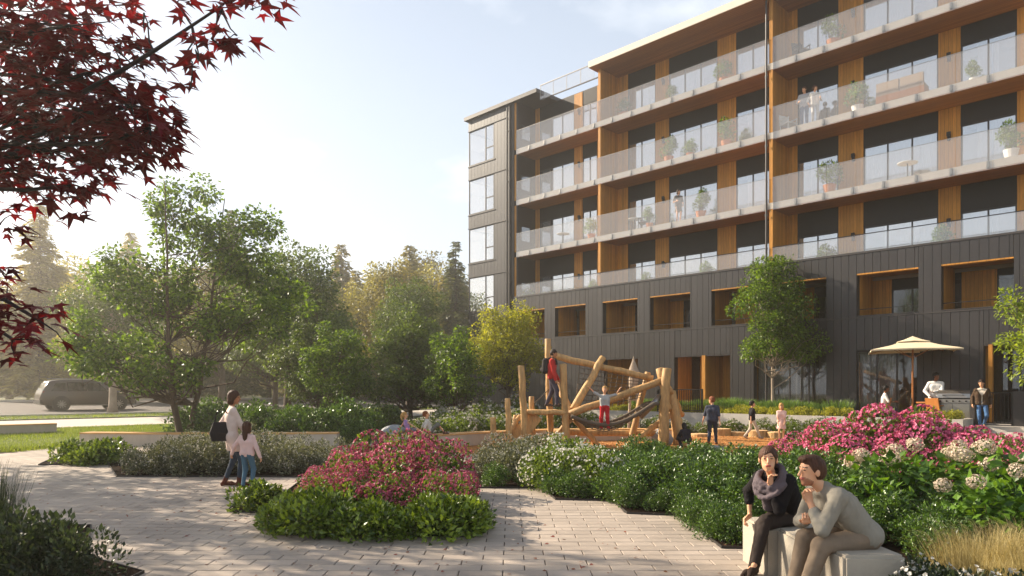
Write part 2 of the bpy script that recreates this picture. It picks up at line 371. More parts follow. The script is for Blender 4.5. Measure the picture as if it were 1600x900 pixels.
BED_BACK = [(-11.5, 21.6), (-9.0, 21.3), (-5.1, 21.3), (-4.2, 25.0), (-3.6, 21.6), (-0.9, 22.1), (0.9, 24.0), (3.2, 27.5), (8.0, 27.5), (9.8, 24.2), (11.0, 25.0), (-2, 38.5), (-3, 46), (-20, 46), (-16, 31), (-10.6, 25)]

MB().bx(-34, 22, 2.2, 26.5, -0.05, -0.012).build('plaza', M['mortar'])
plaza = struct(bpy.data.objects['plaza'])
PW, PD = 0.410, 0.205
hid = [BED_ISLAND, BED_MID, BED_FRONTLEFT, PLAY, BED_LEFT]
def hidden(cx, cy):
    for P in hid:
        if inpoly(cx, cy, P) and all(inpoly(cx + a, cy + b, P) for a in (-.25, .25) for b in (-.15, .15)): return True
    return False
rng = random.Random(5)
near = []; far = []
for j in range(int((26.4 - 2.3) / PD)):
    y = 2.3 + (j + .5) * PD
    off = (j % 2) * PW / 2
    for i in range(int(55 / PW)):
        x = -33.5 + i * PW + off
        if x > 21.5: continue
        if y > 18.4 and x < -13.4: continue
        if y > 21.3 and not (-6 < x < -3): continue
        if hidden(x, y): continue
        vis = abs(x / y * F_PX) < 800 + 30 and y > 6.3
        (near if vis else far).append((x, y))
near.sort(key=lambda p: p[1])
far += near[300:]; near = near[:300]
pm = MB(); g = 0.010; zt = 0.0; hx, hy = PW / 2 - g / 2, PD / 2 - g / 2; e = 0.004
Vp = [(-hx, -hy, -.03), (hx, -hy, -.03), (hx, hy, -.03), (-hx, hy, -.03), (-hx, -hy, -e), (hx, -hy, -e), (hx, hy, -e), (-hx, hy, -e),
      (-hx + e, -hy + e, 0), (hx - e, -hy + e, 0), (hx - e, hy - e, 0), (-hx + e, hy - e, 0)]
Fp = [(8, 9, 10, 11)] + [(i, (i + 1) % 4, 4 + (i + 1) % 4, 4 + i) for i in range(4)] + [(4 + i, 4 + (i + 1) % 4, 8 + (i + 1) % 4, 8 + i) for i in range(4)]
pave_me = MB().add(Vp, Fp).mesh('paver', M['paver'])
for x, y in near:
    o = link('paver', pave_me, plaza, (x, y, rng.uniform(-.0015, .001))); o.rotation_euler = (rng.uniform(-.002, .002), rng.uniform(-.0015, .0015), 0)
Vp = np.array(Vp); n = len(far); A = np.array(far)
Z = np.random.default_rng(2).uniform(-.0015, .001, n)
VV = (Vp[None] + np.stack([A[:, 0], A[:, 1], Z], 1)[:, None]).reshape(-1, 3)
FF = (np.array(Fp)[None] + (np.arange(n) * 12)[:, None, None]).reshape(-1, 4)
o = link('pavers', mesh_np('pavers', VV, FF, M['paver_far']), plaza); o['kind'] = 'stuff'

def bed(name, P, z=0.014, edge=True, mat='soil'):
    o = struct(MB().poly(P, z - 0.01, z).build(name, M[mat]))
    if edge:
        b = MB(); n = len(P)
        for i in range(n):
            a, c = np.array(P[i]), np.array(P[(i + 1) % n]); d = c - a; l = np.hypot(*d)
            rot = Matrix.Rotation(math.atan2(d[1], d[0]), 3, 'Z')
            b.box(((a[0] + c[0]) / 2, (a[1] + c[1]) / 2, 0.012), (l + .006, 0.012, 0.034), rot)
        b.build('edging', M['steel_edge'], o)
    return o
bed('planting_bed', BED_ISLAND); bed('planting_bed', BED_MID); bed('planting_bed', BED_LEFT); bed('planting_bed', BED_LEFTSMALL); bed('planting_bed', BED_FRONTLEFT)
bed('planting_bed', BED_BACK, 0.01, False)
play = struct(MB().poly(PLAY, 0.002, 0.02).build('play_surface', M['chips']))
# loose chips
rg = np.random.default_rng(4)
pts = []
while len(pts) < 9000:
    x, y = rg.uniform(-2.4, 9.4), rg.uniform(17.3, 26.2)
    if inpoly(x, y, PLAY): pts.append((x, y))
pts = np.array(pts); n = len(pts); a = rg.uniform(0, 6.28, n); l = rg.uniform(.03, .07, n); wd = rg.uniform(.012, .028, n); tl = rg.uniform(-.35, .35, n)
ux = np.stack([np.cos(a), np.sin(a), tl], 1) * l[:, None] * .5; uy = np.stack([-np.sin(a), np.cos(a), rg.uniform(-.4, .4, n)], 1) * wd[:, None] * .5
c = np.stack([pts[:, 0], pts[:, 1], rg.uniform(.024, .045, n)], 1)
VV = np.stack([c - ux - uy, c + ux - uy, c + ux + uy, c - ux + uy], 1).reshape(-1, 3); FF = np.arange(n * 4).reshape(-1, 4)
tag(link('wood_chips', mesh_np('wood_chips', VV, FF, M['chip'])), 'loose orange wood chips scattered over the play area', 'wood chips', kind='stuff')

# lawn
V = []; Fs = []
lw = MB().poly(LAWN, 0, 0)
lv = np.concatenate(lw.v)
lawn_z = lambda x, y: ter(x, y)
for k in range(len(lv)): lv[k, 2] = ter(lv[k, 0], lv[k, 1]) - 0.012
lw.v = [lv]; struct(lw.build('lawn', M['grass_ground']))
grid_sheet('verge', -45, 60, 38.5, 40.8, 0.03, M['grass_ground'])
M['blade'] = leafmat('grass_blades', '4c5f1e', '7d8c33', trans=0.4)
def grass_patch(name, sampler, n, h0, h1, label, mat, seed=0, w=0.012, lean=0.35):
    rg = np.random.default_rng(seed); P = sampler(rg, n); n = len(P)
    h = rg.uniform(h0, h1, n); a = rg.uniform(0, 6.28, n); d = np.stack([np.cos(a), np.sin(a), np.zeros(n)], 1)
    s = np.stack([-np.sin(a), np.cos(a), np.zeros(n)], 1) * w
    tip = P + np.array([0, 0, 1.0]) * h[:, None] + d * (h * rg.uniform(0, lean * 2, n))[:, None]
    V = np.stack([P - s, P + s, tip], 1).reshape(-1, 3)
    return tag(link(name, mesh_np(name, V, np.arange(n * 3).reshape(-1, 3), mat)), label, 'grass', kind='stuff')
def samp_lawn(rg, n):
    out = []
    while len(out) < n:
        x, y = rg.uniform(-27, -9.5), rg.uniform(18.6, 33)
        if inpoly(x, y, LAWN): out.append((x, y, ter(x, y) - 0.02))
    return np.array(out)
grass_patch('lawn_grass', samp_lawn, 60000, .05, .10, 'short green lawn grass left of the curved bench', M['blade'], 1, 0.008)
def samp_verge(rg, n):
    t, wv = rg.uniform(-10, 45, n), rg.uniform(38.5, 40.8, n); x = (t - wv) * .7071; y = (t + wv) * .7071
    return np.stack([x, y, [ter(p, q) + .02 for p, q in zip(x, y)]], 1)
grass_patch('verge_grass', samp_verge, 16000, .06, .12, 'narrow grass verge between the path and the road', M['blade'], 2, 0.012)
# ================================================================== apartment building
# local frame: x along the facade (s), y into the building (d), z up; origin on the facade at photo column 1200
BX, BY = 11.09, 30.5
bld = thing('apartment_building', 'six storey apartment block with dark board cladding, cedar walls and glass balconies', 'building', (BX, BY, 0), R(-45))
def sp(px, d=0.0):
    r = (px - PX0) / F_PX; k = 0.70711
    return (r * (BY + k * d) - BX - k * d) / (k * (1 + r))
SL, SR = sp(733), 16.0                     # left end, right end (out of frame)
D = 1.6                                    # balcony depth
ZT2, ZT1 = 7.10, 4.50                      # top of upper clad band, of lower clad band
LEV = [6.44, 9.76, 12.80, 15.80]           # balcony floors
SB = [None, 9.46, 12.50, 15.50]            # slab undersides
ZR = 18.55                                 # roof soffit
S_B0, S_A0, S_R0 = sp(804), sp(935.5), sp(1204)   # fins
EV_GLASS = 1.36
def B(name, x, y, z, mat, parent=None): return boxo(name, parent or bld, x, y, z, M[mat])

# --- cladding boards, cut round the openings
OPEN2 = [(sp(a), sp(b)) for a, b in ((810, 851), (867, 915), (942, 996), (1016, 1078.5), (1112, 1180), (1222, 1292), (1339, 1435), (1471, 1584))] + [(10.4, 13.0)]
OPEN1 = [(sp(944), sp(997)), (sp(1054), sp(1141)), (sp(1178), sp(1291)), (sp(1338), sp(1434)), (sp(1537), 13.5)]
Z2A, Z2B, Z1T = 4.60, 6.27, 3.27
BWD = 0.295
bands = [(ZT1 + 0.06, ZT2 - 0.05, OPEN2, Z2A, Z2B), (0.0, ZT1, OPEN1, 0.0, Z1T)]
far_boards = MB(); nb = 0
rb = random.Random(8)
s = sp(803)
cols = []
while s < SR: cols.append((s, min(s + BWD, SR))); s += BWD
for z0, z1, ops, oz0, oz1 in bands:
    for a, b in cols:
        # split the column where an opening edge crosses it
        cuts = sorted({a, b} | {e for o in ops for e in o if a + .03 < e < b - .03})
        for c0, c1 in zip(cuts[:-1], cuts[1:]):
            m_ = (c0 + c1) / 2; hit = any(o[0] < m_ < o[1] for o in ops)
            segs = [(z0, z1)] if not hit else [(zz0, zz1) for zz0, zz1 in ((z0, oz0), (oz1, z1)) if zz1 - zz0 > .03]
            for q0, q1 in segs:
                pr = rb.uniform(0, .006)
                x = (round(c0 + .007, 3), round(c1 - .007, 3)); y = (-.012 - pr, .03); 
                if c0 < 10.6 and nb < 300 and q1 - q0 > .1: B('cladding_board', x, (-.015, .03), (q0, q1), 'clad').location.y += -pr; nb += 1
                else: far_boards.bx(x[0], x[1], -.015, .03, q0, q1)
o = far_boards.build('cladding_boards', M['clad'], bld); o['kind'] = 'stuff'
# backing wall behind the boards (dark joints), with the openings left free
def wall_with_openings(name, x0, x1, z0, z1, ops, oz0, oz1, y0, y1, mat):
    b = MB(); edges = sorted([x0, x1] + [e for o in ops for e in o if x0 < e < x1])
    for a, c in zip(edges[:-1], edges[1:]):
        m_ = (a + c) / 2
        if any(o[0] < m_ < o[1] for o in ops):
            if oz0 > z0 + .01: b.bx(a, c, y0, y1, z0, oz0)
            if oz1 < z1 - .01: b.bx(a, c, y0, y1, oz1, z1)
        else: b.bx(a, c, y0, y1, z0, z1)
    return b.build(name, M[mat], bld)
wall_with_openings('wall', sp(803), SR, ZT1 + .06, ZT2 - .06, OPEN2, Z2A, Z2B, .032, .3, 'trim')
wall_with_openings('wall', sp(803), SR, 0.0, ZT1 - .002, OPEN1, 0.0, Z1T, .032, .3, 'trim')
B('trim_strip', (sp(803), SR), (-.04, .34), (ZT2 - .048, ZT2 + .03), 'trim')
B('trim_strip', (sp(803), SR), (-.035, .3), (ZT1 + .003, ZT1 + .057), 'trim')

# --- loggia openings of the first floor
def reveal(o, z0, z1, depth, lint='wood'):
    a, c = o
    B('loggia_wall', (a - .03, a), (.301, depth), (z0 - .3, z1 + .2), 'wood')
    B('loggia_wall', (c, c + .03), (.301, depth), (z0 - .3, z1 + .2), 'clad')
    B('lintel', (a, c), (-.017, .299), (z1 - .055, z1 - .003), lint)
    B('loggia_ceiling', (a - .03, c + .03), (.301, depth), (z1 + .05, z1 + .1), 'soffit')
    B('loggia_floor', (a - .03, c + .03), (.301, depth), (z0 - .9, z0 - .85), 'slab')
win_meshes = {}
def window(x0, x1, y, z0, z1, parts=2, pane='pane', curtain=True, transom=False, rngv=None):
    """a framed window standing on the plane y, opening seen from -y"""
    rngv = rngv or random
    fb = MB(); fw = .055
    fb.bx(x0, x1, y - .03, y + .04, z0, z0 + fw); fb.bx(x0, x1, y - .03, y + .04, z1 - fw, z1)
    fb.bx(x0, x0 + fw, y - .029, y + .039, z0 + fw, z1 - fw); fb.bx(x1 - fw, x1, y - .029, y + .039, z0 + fw, z1 - fw)
    ws = (x1 - x0 - fw) / parts
    for k in range(1, parts): fb.bx(x0 + ws * k, x0 + ws * k + fw, y - .028, y + .038, z0 + fw, z1 - fw)
    wo = fb.build('window', M['frame'], bld)
    for k in range(parts):
        a, c = x0 + ws * k + fw, x0 + ws * (k + 1)
        boxo('pane', wo, (a, c), (y - .004, y + .004), (z0 + fw, z1 - fw), M[pane])
    if curtain:
        L_ = (x1 - x0); a = x0 + .06 + rngv.choice([0, 0, L_ * .25]); c = x1 - .06 - rngv.choice([0, 0, L_ * .3])
        n = max(6, int((c - a) / .05)); xs_ = np.linspace(a, c, n); ys_ = y + .16 + .03 * np.sin(np.arange(n) * 1.7) + .01 * np.array([rngv.random() for _ in range(n)])
        V = np.concatenate([np.stack([xs_, ys_, np.full(n, z0 + .04)], 1), np.stack([xs_, ys_, np.full(n, z1 - .03)], 1)])
        MB().add(V, [(i, i + 1, n + i + 1, n + i) for i in range(n - 1)]).build('curtain', M['curtain'], wo, smooth=True)
    return wo
rw = random.Random(31)
for i, o in enumerate(OPEN2):
    reveal(o, Z2A, Z2B, D + .3)
    a, c = o; L_ = c - a
    z0, z1 = Z2A - .85, Z2B + .05
    yb = D + .3
    kind = i % 3
    if kind == 1:                                   # timber in the middle of the back wall
        B('cedar_panel', (a + L_ * .1, a + L_ * .62), (yb - .02, yb + .2), (z0, z1), 'wood')
        window(a + L_ * .62, c + .03, yb + .02, z0, z1 - .35, 1, rngv=rw, pane='dark_pane')
        window(a - .6, a + L_ * .1, yb + .02, z0, z1 - .35, 1, rngv=rw, pane='dark_pane')
    else:
        B('cedar_panel', (a - .5, a + L_ * .32), (yb - .02, yb + .2), (z0, z1), 'wood')
        window(a + L_ * .32, c + .03, yb + .02, z0, z1 - .55, 2 if L_ > 1.8 else 1, rngv=rw, pane='dark_pane')
    B('blind_box', (a - .5, c + .03), (yb + .03, yb + .2), (z1 - .55, z1), 'black')
    # handrail across the opening
    rl = MB(); rl.bx(a, c, .12, .15, Z2A + .24, Z2A + .27)
    rl.build('handrail', M['dmetal'], bld)
    B('parapet_cap', (a, c), (-.03, .31), (Z2A - .02, Z2A + .008), 'trim')
# --- ground floor openings
PAT = 0.5                                           # terrace level
for i, o in enumerate(OPEN1):
    a, c = o
    B('porch_wall', (a - .03, a), (.301, D), (0, Z1T + .2), 'wood'); B('porch_wall', (c, c + .03), (.301, D), (0, Z1T + .2), 'clad')
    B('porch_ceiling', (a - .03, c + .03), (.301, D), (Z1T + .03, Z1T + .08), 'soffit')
    B('lintel', (a, c), (-.01, .299), (Z1T - .04, Z1T - .003), 'trim')
a, c = OPEN1[0]; B('cedar_panel', (a - .4, a + 1.05), (D, D + .2), (PAT, Z1T + .1), 'wood'); window(a + 1.05, c + .03, D + .02, PAT, Z1T - .3, 2, rngv=rw, pane='dark_pane'); B('blind_box', (a + 1.05, c + .03), (D, D + .2), (Z1T - .3, Z1T + .1), 'black')
a, c = OPEN1[1]; m_ = sp(1100)
B('fin_wall', (m_ - .09, m_ + .09), (-.05, D), (PAT, Z1T - .005), 'wood')
window(a - .5, a + .45, D + .02, PAT, Z1T - .1, 1, rngv=rw, curtain=False, pane='dark_pane'); B('cedar_panel', (a + .45, a + .75), (D - .02, D + .2), (PAT, Z1T + .1), 'wood'); window(a + .75, m_, D + .02, PAT, Z1T - .1, 1, rngv=rw, curtain=False, pane='dark_pane')
B('cedar_panel', (m_ + .1, c + .03), (D - .02, D + .2), (PAT, Z1T + .1), 'wood')
a, c = OPEN1[2]; window(a - .2, c + .02, .32, PAT, Z1T - .05, 4, rngv=rw, pane='dark_pane')
a, c = OPEN1[3]; window(a, c, .10, PAT, Z1T - .06, 3, rngv=rw, pane='dark_pane')
a, c = OPEN1[4]; window(a - .8, c, D + .02, PAT, Z1T - .1, 4, rngv=rw, curtain=False, pane='dark_pane')
B('porch_post', (sp(1545), sp(1545) + .13), (-.12, .02), (PAT, Z1T - .005), 'wood')

# --- dark rooms behind all the glazing
rooms = MB()
for z0, z1 in ((PAT - .1, Z1T + .3), (3.6, 6.3), (6.44, 9.4), (9.76, 12.4), (12.8, 15.4), (15.8, 18.5)):
    for a, c in ((SL + .4, S_B0), (S_B0, S_A0), (S_A0, S_R0), (S_R0, SR)):
        y0 = D + .9; 
        rooms.bx(a + .1, c - .1, 5.0, 5.1, z0, z1)
rooms.build('room_back_wall', M['interior'], bld)
fl = MB()
for z in (3.55, 6.38, 9.7, 12.74, 15.74): fl.bx(S_B0 + .05, SR, D + .22, 5.0, z - .2, z)
fl.build('floor_slab', M['interior'], bld)
B('end_wall', (SR - .1, SR), (.35, 9.0), (0, ZR), 'trim'); B('rear_wall', (SL + .3, SR), (9.0, 9.2), (0, ZR), 'trim')

# --- recessed back wall of the balcony floors, from photo columns
WINS = [(843, 897, 3), (910, 933, 2), (981, 1024, 2), (1045, 1121, 3), (1150, 1203, 2), (1246, 1310, 2), (1349, 1466, 3), (1501, 1589, 2)]
WINS = [(sp(a, D), sp(b, D), n) for a, b, n in WINS] + [(10.75, 13.2, 2)]
HEAD = 1.98
for li, zf in enumerate(LEV):
    ztop = (SB[li + 1] if li < 3 else ZR) - .002
    prev = sp(827, D)
    for wi, (a, c, n) in enumerate(WINS):
        B('cedar_panel', (prev + .004, a - .004), (D, D + .2), (zf, ztop), 'wood')
        # vertical board joints proud battens
        B('blind_box', (a, c), (D + .02, D + .22), (zf + HEAD, ztop), 'black')
        window(a, c, D + .06, zf + .02, zf + HEAD - .004, n, rngv=rw)
        if a > sp(880, D) and wi in (1, 3, 6, 7):
            xw = (prev + a) / 2 + (.12 if wi != 7 else 0); zl = zf + 1.62
            b = MB(); b.bx(xw - .05, xw + .05, D - .10, D - .001, zl - .14, zl + .14); b.bx(xw - .07, xw + .07, D - .13, D - .09, zl + .02, zl + .18)
            b.build('wall_light', M['dmetal'], bld)
        prev = c
    B('cedar_panel', (prev + .004, SR), (D, D + .2), (zf, ztop), 'wood')
    # dark side wall of the left recess with its small window
    B('side_wall', (S_B0 + .1, S_B0 + .16), (0.06, D + .2), (zf, ztop), 'clad')
    wz = zf + 1.15
    fb = boxo('window', bld, (S_B0 + .161, S_B0 + .175), (.35, 1.15), (wz - .5, wz + .45), M['frame'])
    boxo('pane', fb, (.007, .012), (-.36, .36), (-.42, .42), M['bright_pane'])
# stepped cedar panel on the top left terrace is the same panel; fins
for li, zf in enumerate(LEV):
    z0 = zf - .3 if li == 0 else SB[li] + .004
    z1 = (SB[li + 1] if li < 3 else ZR) - .004
    for k, sx in enumerate((S_B0, S_A0, S_R0)):
        zz0 = ZT2 + .034 if li == 0 else z0 + .30
        B('fin_wall', (sx - .075, sx + .075), (.045, D + .02), (zz0, z1), 'wood')
# --- slabs, soffits, glass
PANW = 1.155
for li in (1, 2, 3):
    zb = SB[li]; zf = LEV[li]
    B('balcony_slab', (S_B0 + .08, SR), (.05, D + .3), (zb + .03, zf), 'slab')
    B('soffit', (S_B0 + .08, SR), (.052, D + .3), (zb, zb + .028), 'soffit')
for li in range(4):
    z0, z1 = (ZT2 + .03, 7.80) if li == 0 else (SB[li] - .03, SB[li] + EV_GLASS)
    for a0, a1 in ((S_B0 + .12, S_R0 - .12), (S_R0 + .08, 11.6)):
        n = round((a1 - a0) / PANW); wv = (a1 - a0) / n
        for k in range(n):
            x0, x1 = a0 + wv * k, a0 + wv * (k + 1)
            clear = li == 0 and x0 > sp(1305)
            g_ = boxo('balustrade_panel', bld, (round(x0 + .008, 3), round(x1 - .008, 3)), (.004, .02), (z0, z1), M['cglass' if clear else 'glass'])
            if li:
                br = MB(); br.bx(-.035, .035, 0, .06, .02, .28); br.bx(-.045, .045, -.022, -.006, .05, .12)
                key = 'bracket'
                if key not in win_meshes: win_meshes[key] = br.mesh('bracket', M['metal'])
                link('bracket', win_meshes[key], bld, (x1 - .14, -.004, zb_ if False else SB[li]))
        if li == 0:
            B('handrail', (a0, a1), (-.012, .036), (z1, z1 + .025), 'dmetal')
        else:
            B('handrail', (a0, a1), (.0, .024), (z1, z1 + .014), 'metal')
# --- roof
sE = sp(921, -.35)
B('roof', (sE, SR), (-.45, 9.4), (ZR + .02, ZR + .34), 'fascia'); B('soffit', (sE + .03, SR), (-.42, D + .3), (ZR - .01, ZR + .018), 'soffit')
sL1 = sp(842, 0)
B('roof', (SL - .25, sL1), (-.22, 9.4), (ZR + .0, ZR + .22), 'trim')
B('roof', (sL1 + .002, sE - .002), (D + .32, 9.4), (ZR - .02, ZR + .2), 'trim')
B('upper_wall', (sL1, S_A0 - .08), (D + .23, D + .31), (ZR - .3, ZR + .1), 'clad')
n = 4; wv = (sE - sL1) / n
for k in range(n):
    boxo('balustrade_panel', bld, (sL1 + wv * k + .01, sL1 + wv * (k + 1) - .01), (.10, .115), (ZR - .35, ZR + .42), M['cglass'])
    boxo('rail_post', bld, (sL1 + wv * k, sL1 + wv * k + .02), (.095, .12), (ZR - .35, ZR + .45), M['metal'])
B('handrail', (sL1, sE), (.08, .13), (ZR + .425, ZR + .46), 'metal')
B('edge_beam', (sL1, S_A0), (.08, .14), (ZR - .40, ZR - .352), 'trim')
# --- left block with corner windows
s0, s1 = SL, sp(792)
wx0, wx1 = SL + .12, sp(773)
wz = [(a - .55, a + 1.62) for a in (7.05, 10.1, 13.15, 16.2)]
edges = [0.0] + [v for p in wz for v in p] + [ZR - .002]
lb = []; x = s0
while x < s1 - .05: lb.append((x, min(x + BWD, s1))); x += BWD
for k in range(0, len(edges), 2):
    for a, c in lb:
        if c <= wx1 + .15: B('cladding_board', (round(a + .007, 3), round(c - .007, 3)), (-.06, -.02), (edges[k], edges[k + 1]), 'clad')
    B('wall', (s0 + .01, wx1), (-.018, .2), (edges[k] + .002, edges[k + 1] - .002), 'trim')
    if k: B('trim_strip', (s0 - .03, s1), (-.09, -.061), (edges[k] - .0, edges[k] + .05), 'trim')
    if k < len(edges) - 2: B('trim_strip', (s0 - .03, wx1 + .1), (-.09, -.061), (edges[k + 1] - .06, edges[k + 1]), 'trim')
for a, c in lb:
    if c > wx1 + .15: B('cladding_board', (round(a + .007, 3), round(c - .007, 3)), (-.06, -.02), (0, ZR - .004), 'clad')
B('wall', (wx1 + .002, sp(803)), (-.018, .2), (0, ZR - .006), 'trim')
B('end_wall', (s0 + .02, s0 + .1), (1.6, 9.0), (0, ZR - .004), 'trim')
for z0, z1 in zip(edges[0::2], edges[1::2]): B('end_wall', (s0 + .02, s0 + .1), (.2, 1.6), (z0 + .002, z1 - .002), 'clad')
for z0, z1 in wz:
    w_ = wx1 - wx0; fb = MB(); fw = .06
    fb.bx(s0 + .03, wx1, -.05, .02, z0, z0 + fw); fb.bx(s0 + .03, wx1, -.05, .02, z1 - fw, z1)
    fb.bx(s0 + .03, s0 + .03 + fw, -.049, .019, z0 + fw, z1 - fw); fb.bx(wx1 - fw, wx1, -.049, .019, z0 + fw, z1 - fw)
    xm = s0 + (wx1 - s0) * .66; fb.bx(xm, xm + fw, -.048, .018, z0 + fw, z1 - fw); zm = z0 + (z1 - z0) * .36; fb.bx(xm + fw, wx1 - fw, -.047, .017, zm, zm + fw)
    fb.bx(s0 + .03, s0 + .09, .021, 1.6, z0, z0 + fw); fb.bx(s0 + .03, s0 + .09, .021, 1.6, z1 - fw, z1)
    wo = fb.build('window', M['frame'], bld)
    boxo('pane', wo, (s0 + .09, xm), (-.02, -.012), (z0 + fw, z1 - fw), M['bright_pane'])
    boxo('pane', wo, (xm + fw, wx1 - fw), (-.02, -.012), (z0 + fw, zm), M['bright_pane']); boxo('pane', wo, (xm + fw, wx1 - fw), (-.02, -.012), (zm + fw, z1 - fw), M['bright_pane'])
    boxo('pane', wo, (s0 + .05, s0 + .058), (.021, 1.6), (z0 + fw, z1 - fw), M['bright_pane'])
    B('ceiling', (s0 + .1, wx1 + .1), (.21, 3.0), (z1 + .02, z1 + .1), 'curtain'); B('room_floor', (s0 + .1, wx1 + .1), (.21, 3.0), (z0 - .15, z0 - .1), 'curtain')
    B('room_wall', (wx1 + .1, wx1 + .16), (.21, 3.0), (z0 - .1, z1 + .02), 'curtain'); 
for px_, r_ in ((794.5, .05), (798, .05)):
    b = MB(); x = sp(px_); b.cyl((x, -.09, .1), (x, -.09, ZR), r_, n=10)
    for z in (2, 5, 8, 11, 14, 17): b.bx(x - .07, x + .07, -.12, -.019, z, z + .06)
    b.build('downpipe', M['trim'], bld)
b = MB(); x = sp(1198.5); b.cyl((x, -.07, .1), (x, -.07, ZR + .0), .045, n=10)
for z in (3, 6.0, 9.2, 12.2, 15.2): b.bx(x - .07, x + .07, -.1, -.019, z, z + .07)
b.build('downpipe', M['trim'], bld)
# ================================================================== vegetation
def unit(v): return v / (np.linalg.norm(v, axis=-1, keepdims=True) + 1e-9)
def rdir(rg, n): return unit(rg.normal(size=(n, 3)))

LEAF_SHAPES = {
    'leaf': (np.array([[0, 0, 0], [-.28, .38, .07], [0, .42, 0], [.28, .38, .07], [0, 1, -.08]]), [(0, 2, 1), (0, 3, 2), (1, 2, 4), (2, 3, 4)]),
    'card': (np.array([[0, 0, 0], [-.34, .5, .06], [0, 1, -.05], [.34, .5, .06]]), [(0, 3, 2), (0, 2, 1)]),
    'needle': (np.array([[-.03, 0, 0], [.03, 0, 0], [.03, 1, -.06], [-.03, 1, -.06]]), [(0, 1, 2), (0, 2, 3)]),
    'petal': (np.array([[-.45, -.1, 0], [.45, -.1, 0], [.3, .8, .15], [-.3, .8, .15]]), [(0, 1, 2), (0, 2, 3)]),
}
_pl = [(0, 0)]
for k_, (ang, ln) in enumerate([(-128, .42), (-62, .8), (0, 1.0), (62, .8), (128, .42)]):
    if k_: _pl.append((math.sin(R(ang - 31)) * .30, .12 + math.cos(R(ang - 31)) * .30))
    for da, f in ((-9, .62), (0, 1.0), (9, .62)): _pl.append((math.sin(R(ang + da)) * ln * f, .12 + math.cos(R(ang + da)) * ln * f))
_pl3 = np.array([(x, y, -.12 * (x * x + y * y)) for x, y in _pl])
LEAF_SHAPES['maple'] = (_pl3, [(0, i, i + 1) for i in range(1, len(_pl) - 1)])

def leaves(P, A, Nn, size, shape, rg, wscale=1.0):
    """P base points, A leaf axes, Nn leaf normals -> vertex and triangle arrays"""
    T, Fc = LEAF_SHAPES[shape]; n = len(P)
    A = unit(A); X = unit(np.cross(A, Nn)); Z = np.cross(X, A)
    sz = np.broadcast_to(size, (n,))[:, None, None]
    V = P[:, None] + sz * (T[None, :, 0:1] * X[:, None] * wscale + T[None, :, 1:2] * A[:, None] + T[None, :, 2:3] * Z[:, None])
    k = len(T); Fc = np.array(Fc)
    FF = (Fc[None] + (np.arange(n) * k)[:, None, None]).reshape(-1, 3)
    return V.reshape(-1, 3), FF

def clump_points(rg, centers, radii, n, shell=0.55):
    """points over a union of blobs, mostly near their outer skin; returns points and outward directions"""
    centers = np.asarray(centers, float); radii = np.asarray(radii, float)
    if radii.ndim == 1: radii = np.repeat(radii[:, None], 3, 1)
    wt = (radii.prod(1)) ** (2 / 3); wt = wt / wt.sum()
    k = rg.choice(len(centers), n, p=wt); d = rdir(rg, n); r = shell + (1 - shell) * rg.random(n) ** .6
    return centers[k] + d * radii[k] * r[:, None], d

def dome_blobs(rg, rx, ry, h, k, br):
    C = []; Rr = []
    for i in range(k):
        a = rg.uniform(0, 6.28); q = math.sqrt(rg.random()) * .82; zz = math.sqrt(max(.05, 1 - q * q))
        r = br * rg.uniform(.75, 1.25)
        C.append((math.cos(a) * q * rx, math.sin(a) * q * ry, max(r * .6, h * zz * rg.uniform(.45, 1.0) - r * .6))); Rr.append(r)
    return np.array(C), np.array(Rr)

def stems_mesh(rg, C, r0, name, mat):
    b = MB()
    for c in C[:: max(1, len(C) // 14)]:
        st = np.array([c[0] * .15, c[1] * .15, -.02]); m_ = (st + c) / 2 + rg.normal(size=3) * .03
        b.tube([st, m_, c], [r0, r0 * .8, r0 * .4], 5, cap=False)
    return b.mesh(name, mat)

def shrub_meshes(seed, rx, ry, h, k, br, n, ls, shape, lmat, flower=None, up=.35, shell=.45, droop=0.0):
    """flower = (count, size, material, petals) -> dict of meshes"""
    rg = np.random.default_rng(seed)
    C, Rr = dome_blobs(rg, rx, ry, h, k, br)
    P, d = clump_points(rg, C, Rr, n, shell); ok = P[:, 2] > .01; P, d = P[ok], d[ok]
    A = unit(d + rdir(rg, len(P)) * .7 + np.array([0, 0, up - droop])); Nn = unit(d + rdir(rg, len(P)) * .5 + np.array([0, 0, .6]))
    V, Fc = leaves(P, A, Nn, ls * rg.uniform(.65, 1.25, len(P)), shape, rg)
    out = {'foliage': mesh_np('foliage', V, Fc, lmat), 'stems': stems_mesh(rg, C, .008, 'stems', M['stem'])}
    if flower:
        nf, fs, fm, pet, topb = flower
        P, d = clump_points(rg, C, Rr * 1.06, nf * 10, .95)
        out_ = P[:, 2] + .35 * rg.random(len(P)) * h; 
        # keep the ones that look out of the shrub
        dd_ = np.linalg.norm(P[:, None] - C[None], axis=2) / Rr[None]; dist = dd_.min(1); pb = rg.uniform(.12, 1.0, len(C))[dd_.argmin(1)]
        sel = np.where((dist > .97) & (P[:, 2] > topb * h) & (rg.random(len(P)) < pb))[0][:nf]
        P, d = P[sel], d[sel]; VV = []; FF = []; off = 0
        for q in range(pet):
            a = q * 2 * math.pi / pet + rg.uniform(0, 6.28, len(P))
            ref = unit(np.cross(d, rdir(rg, len(P)))); ref2 = np.cross(d, ref)
            ax = unit(ref * np.cos(a)[:, None] + ref2 * np.sin(a)[:, None] + d * .55)
            v, f = leaves(P + d * .01, ax, d, fs * rg.uniform(.7, 1.2, len(P)), 'petal', rg)
            VV.append(v); FF.append(f + off); off += len(v)
        out['blossoms'] = mesh_np('blossoms', np.concatenate(VV), np.concatenate(FF), fm)
    return out

